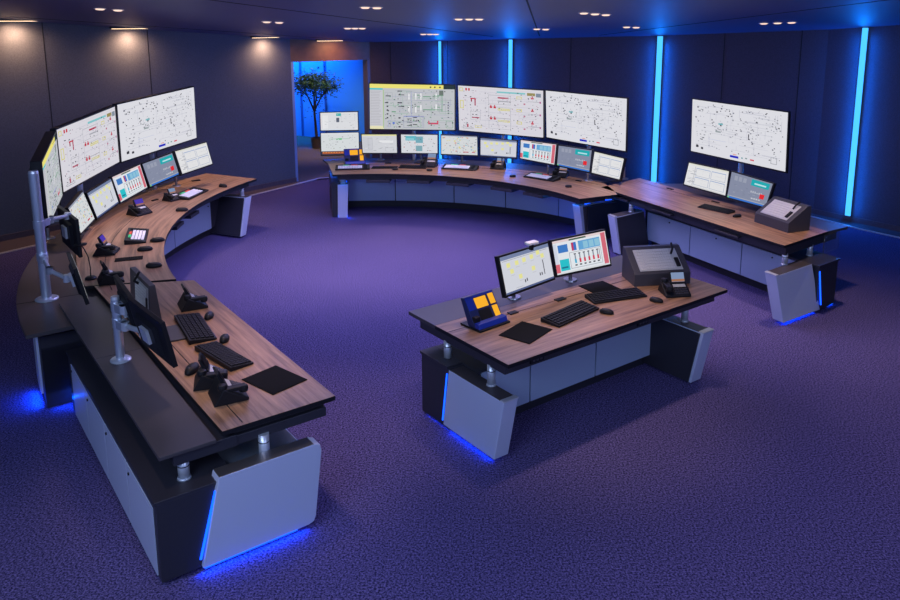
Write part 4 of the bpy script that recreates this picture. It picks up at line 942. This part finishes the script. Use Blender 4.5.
# small webcam on the centre desk monitor
c = (.50, 6.06, 1.27)
D = empty('desk_camera', 'small white webcam on top of the left centre desk monitor', 'webcam', c, rad(40))
b = MB(); b.box(-.055, .055, -.03, .03, 0, .022); b.build('camera_body', WHITEP, D, bevel=.006)
b = MB(); b.box(-.012, .012, -.01, .02, -.05, .0); b.build('camera_clip', BLACK, D)

# ---------------------------------------------------------------- arm poles on the left
def arm(b, p, q, r=.018):
    b.cyl(p, q, r, n=12)
    b.cyl(Vector(p) - Vector((0, 0, .03)), Vector(p) + Vector((0, 0, .03)), r * 1.5, n=14); b.cyl(Vector(q) - Vector((0, 0, .03)), Vector(q) + Vector((0, 0, .03)), r * 1.5, n=14)
def polething(x, y, z0, z1, label, arms, r=.040, m=STEELB):
    D = empty('monitor_pole', label, 'monitor pole', (x, y, z0), 0, 'steel monitor poles on the left')
    b = MB(); b.cyl((x, y, z0), (x, y, z1), r, n=28); o = b.build('pole', m, D, local=False)
    b = MB(); b.cyl((x, y, z1), (x, y, z1 + .02), r * 1.02, r * .9, n=28); b.build('pole_cap', CHROME, D, local=False)
    b = MB(); b.lathe([(r * 2.3, 0), (r * 2.3, .008), (r * 2., .016), (r, .022)], (x, y, z0), 32); b.build('base_disc', CHROME, D, local=False)
    for zc, pts in arms:
        b = MB(); b.cyl((x, y, zc - .035), (x, y, zc + .035), r * 1.12, n=28); d = Vector(pts[0]) - Vector((x, y, zc)); d.z = 0; d.normalize(); s = Vector((-d.y, d.x, 0)) * .03
        a0 = Vector((x, y, zc)) + d * r; a1 = Vector((x, y, zc)) + d * .11; zz = Vector((0, 0, .03))
        b.hexa([a0 - s - zz, a1 - s - zz, a1 + s - zz, a0 + s - zz, a0 - s + zz, a1 - s + zz, a1 + s + zz, a0 + s + zz]); b.build('clamp', STEELB, D, local=False, bevel=.003)
        b = MB(); q = a1
        for p in pts: arm(b, q, p); q = Vector(p)
        b.build('swing_arm', CHROME, D, local=False)
    return D
px_, py_ = (-3.629, 6.335)
polething(px_, py_, .70, 1.80, 'tall blue-lit steel pole beside the edge-on large screen', [(1.36, [(-3.62, 6.50, 1.36), (-3.66, 6.86, 1.30)]), (1.08, [(-3.42, 6.05, 1.05), (-3.26, 6.0, 1.0)])])
px_, py_ = (-2.435, 5.068)
polething(px_, py_, .722, 1.17, 'short steel pole on the shelf of the near left desk', [(1.00, [(-2.17, 4.86, 1.02), (-2.07, 4.70, 1.08)]), (1.12, [(-2.35, 5.0, 1.12), (-2.42, 5.06, 1.12)])], r=.030)

# ---------------------------------------------------------------- tree in the corridor
tx, ty = (-3.713, 18.616)
D = empty('potted_tree', 'slender leafy tree standing in the blue-lit corridor beyond the doorway', 'plant', (tx, ty, 0))
b = MB(); b.lathe([(.11, 0), (.14, .24), (.15, .26), (.13, .26), (.12, .24)], (tx, ty, 0), 24); b.build('planter', POT, D, local=False)
b = MB(); b.cyl((tx, ty, .22), (tx, ty, .24), .125, n=20); b.build('soil', SOIL, D, local=False)
b = MB(); base_ = Vector((tx, ty, .28)); rr = random.Random(4); tips = []
def branch(p, d, l, r, k):
    q = p + d * l; b.cyl(p, q, r, r * .7, 7)
    if k == 0: tips.append(q); return
    for _ in range(3 if k > 1 else 2):
        nd = (d + Vector((rr.uniform(-.8, .8), rr.uniform(-.8, .8), rr.uniform(-.1, .6)))).normalized(); branch(q, nd, l * .62, r * .6, k - 1)
    tips.append(q)
branch(base_, Vector((-.05, 0, 1)).normalized(), .62, .035, 0); st = base_ + Vector((-.03, 0, .62))
for s_ in ((-.35, .1, .8), (.2, -.2, .9), (.35, .25, .75), (0, .1, 1)): branch(st, Vector(s_).normalized(), .36, .024, 3)
b.build('trunk', BARK, D, local=False)
b = MB()
for tpt in tips:
    for _ in range(26):
        c = tpt + Vector((rr.gauss(0, .11), rr.gauss(0, .11), rr.gauss(0, .10))); a = rr.uniform(0, 6.28); e = rr.uniform(-.6, .6)
        d = Vector((math.cos(a) * math.cos(e), math.sin(a) * math.cos(e), math.sin(e))); s = d.cross(Vector((rr.uniform(-1, 1), rr.uniform(-1, 1), 1))).normalized(); l = rr.uniform(.05, .085)
        b.add([c, c + d * l * .5 + s * l * .24, c + d * l, c + d * l * .5 - s * l * .24], [(0, 1, 2, 3)])
o = b.build('foliage', LEAF, D, local=False, recalc=False); o['kind'] = 'stuff'

# ---------------------------------------------------------------- light
def area(name, loc, sx, sy, power, col, target=None, rot=None, spread=None):
    l = bpy.data.lights.new(name, 'AREA'); l.shape = 'RECTANGLE'; l.size = sx; l.size_y = sy; l.energy = power; l.color = col
    if spread: l.spread = rad(spread)
    o = bpy.data.objects.new(name, l); COL.objects.link(o); o.location = loc
    if target is not None: o.rotation_euler = (Vector(target) - Vector(loc)).to_track_quat('-Z', 'Y').to_euler()
    elif rot: o.rotation_euler = rot
    return o
def spot(name, loc, target, power, col, ang=90, blend=.8, r=.06):
    l = bpy.data.lights.new(name, 'SPOT'); l.energy = power; l.color = col; l.spot_size = rad(ang); l.spot_blend = blend; l.shadow_soft_size = r
    o = bpy.data.objects.new(name, l); COL.objects.link(o); o.location = loc
    o.rotation_euler = (Vector(target) - Vector(loc)).to_track_quat('-Z', 'Y').to_euler(); return o
VIO = (.66, .52, 1.); WRM = (1., .72, .58); BLU = (.0, .17, 1.)
# warm spots for the ceiling downlights, plus a few added to warm the desktops
for x, y, p, t in ((-1.0, 9.6, 300, 76), (1.8, 8.2, 200, 70), (-3.4, 8.6, 170, 80), (.9, 5.9, 190, 58), (3.3, 7.8, 170, 80), (-1.5, 5.3, 190, 52), (4.2, 5.6, 110, 70), (2.2, 3.6, 60, 80), (-.2, 12.0, 120, 90), (-3.6, 11.0, 130, 80), (2.4, 10.4, 130, 80), (-1.9, 3.4, 60, 60)):
    spot('ceiling_spot', (x, y, ceil_z(x, y) - .05), (x, y, 0), p, WRM, t, .9, .12)
area('added_ceiling_fill', (-.6, 9.8, ceil_z(-.6, 9.8) - .06), 5, 4, 300, (.50, .46, 1.), (-.6, 9.8, 0))  # added soft violet fill with no fixture, brightens the middle of the floor
area('added_ceiling_fill', (-2.2, .6, 3.7), 3, 2, 190, (.50, .66, 1.), (-.4, 5.0, .3))  # added bluish fill from behind the camera, brightens the panel fronts
area('added_ceiling_fill', (3.2, .4, 3.7), 3, 2, 120, (.50, .60, 1.), (2.0, 6.0, .3))  # second added fill behind the camera, aimed at the right side
# blue light from the wall strips
for lab, p, prev, w in strip_pts:
    d = Vector((prev[0] - p[0], prev[1] - p[1])).normalized(); n = Vector((-d.y, d.x))
    if n.y > 0: n = -n
    z = ceil_z(*p)
    for tgt, pw, off in ((n, 16, .08), (d - n * .10, 15, w + .02), (-d - n * .10, 15, w + .02)):
        q = Vector((p[0], p[1])) + n * .10 + (n * (off - .05) if tgt is n else tgt * off)
        zax = -Vector((tgt.x, tgt.y, 0)).normalized(); yax = Vector((0, 0, 1)); xax = yax.cross(zax)
        l = bpy.data.lights.new('strip_glow', 'AREA'); l.shape = 'RECTANGLE'; l.size = .04; l.size_y = z * .92; l.energy = pw; l.color = BLU
        o = bpy.data.objects.new('strip_glow', l); COL.objects.link(o); m = Matrix((xax, yax, zax)).transposed().to_4x4(); m.translation = (q.x, q.y, z / 2); o.matrix_world = m
# warm washers down the left wall
for t in (.09, .40, .88):
    p = lerp(WL[1], WL[2], t); q = (p[0] + .13, p[1] - .10)
    spot('wall_washer', (q[0], q[1], ceil_z(*q) - .045), (p[0] - .1, p[1] + .08, 1.4), 60, (1., .60, .34), 172, 1., .1)
p = lerp(A, B_, .5); q = (p[0] + .18, p[1] - .3); spot('wall_washer', (q[0], q[1], ceil_z(*q) - .03), (p[0], p[1], 1.7), 30, (1., .48, .20), 170, 1., .1)
# corridor
area('corridor_glow', (-4.0, 19.6, 3.05), 7, .3, 800, (.02, .27, 1.), (-4.2, 22.0, 2.1))
area('corridor_glow', (-1.5, 18.0, 2.9), .3, 3, 20, (.06, .35, 1.), (-3.0, 19.5, 0.6))
spot('corridor_lamp', (-3.3, 17.6, 2.9), (-3.6, 18.6, 0), 170, (1., .72, .45), 100, .9)
w = bpy.data.worlds.new('World'); SCN.world = w; w.use_nodes = True
w.node_tree.nodes['Background'].inputs[0].default_value = (.11, .16, .38, 1); w.node_tree.nodes['Background'].inputs[1].default_value = .75

# ---------------------------------------------------------------- camera
cam = bpy.data.cameras.new('Camera'); co = bpy.data.objects.new('Camera', cam); COL.objects.link(co)
co.location = (0, 0, 3.05); co.rotation_euler = (math.pi / 2 - math.atan(150 / 777), 0, 0)
cam.sensor_width = 36; cam.lens = 36 * 777 / 900; cam.shift_x = -20 / 900; cam.shift_y = -130 / 900
cam.clip_end = 100
SCN.camera = co
for o in bpy.data.objects:
    if 'label' in o.keys() and len(o['label'].split()) > 16: print('LONG', len(o['label'].split()), o['label'])
vs = SCN.view_settings; vs.view_transform = 'Standard'; vs.look = 'None'; vs.gamma = 1; vs.exposure = 0; vs.use_curve_mapping = False
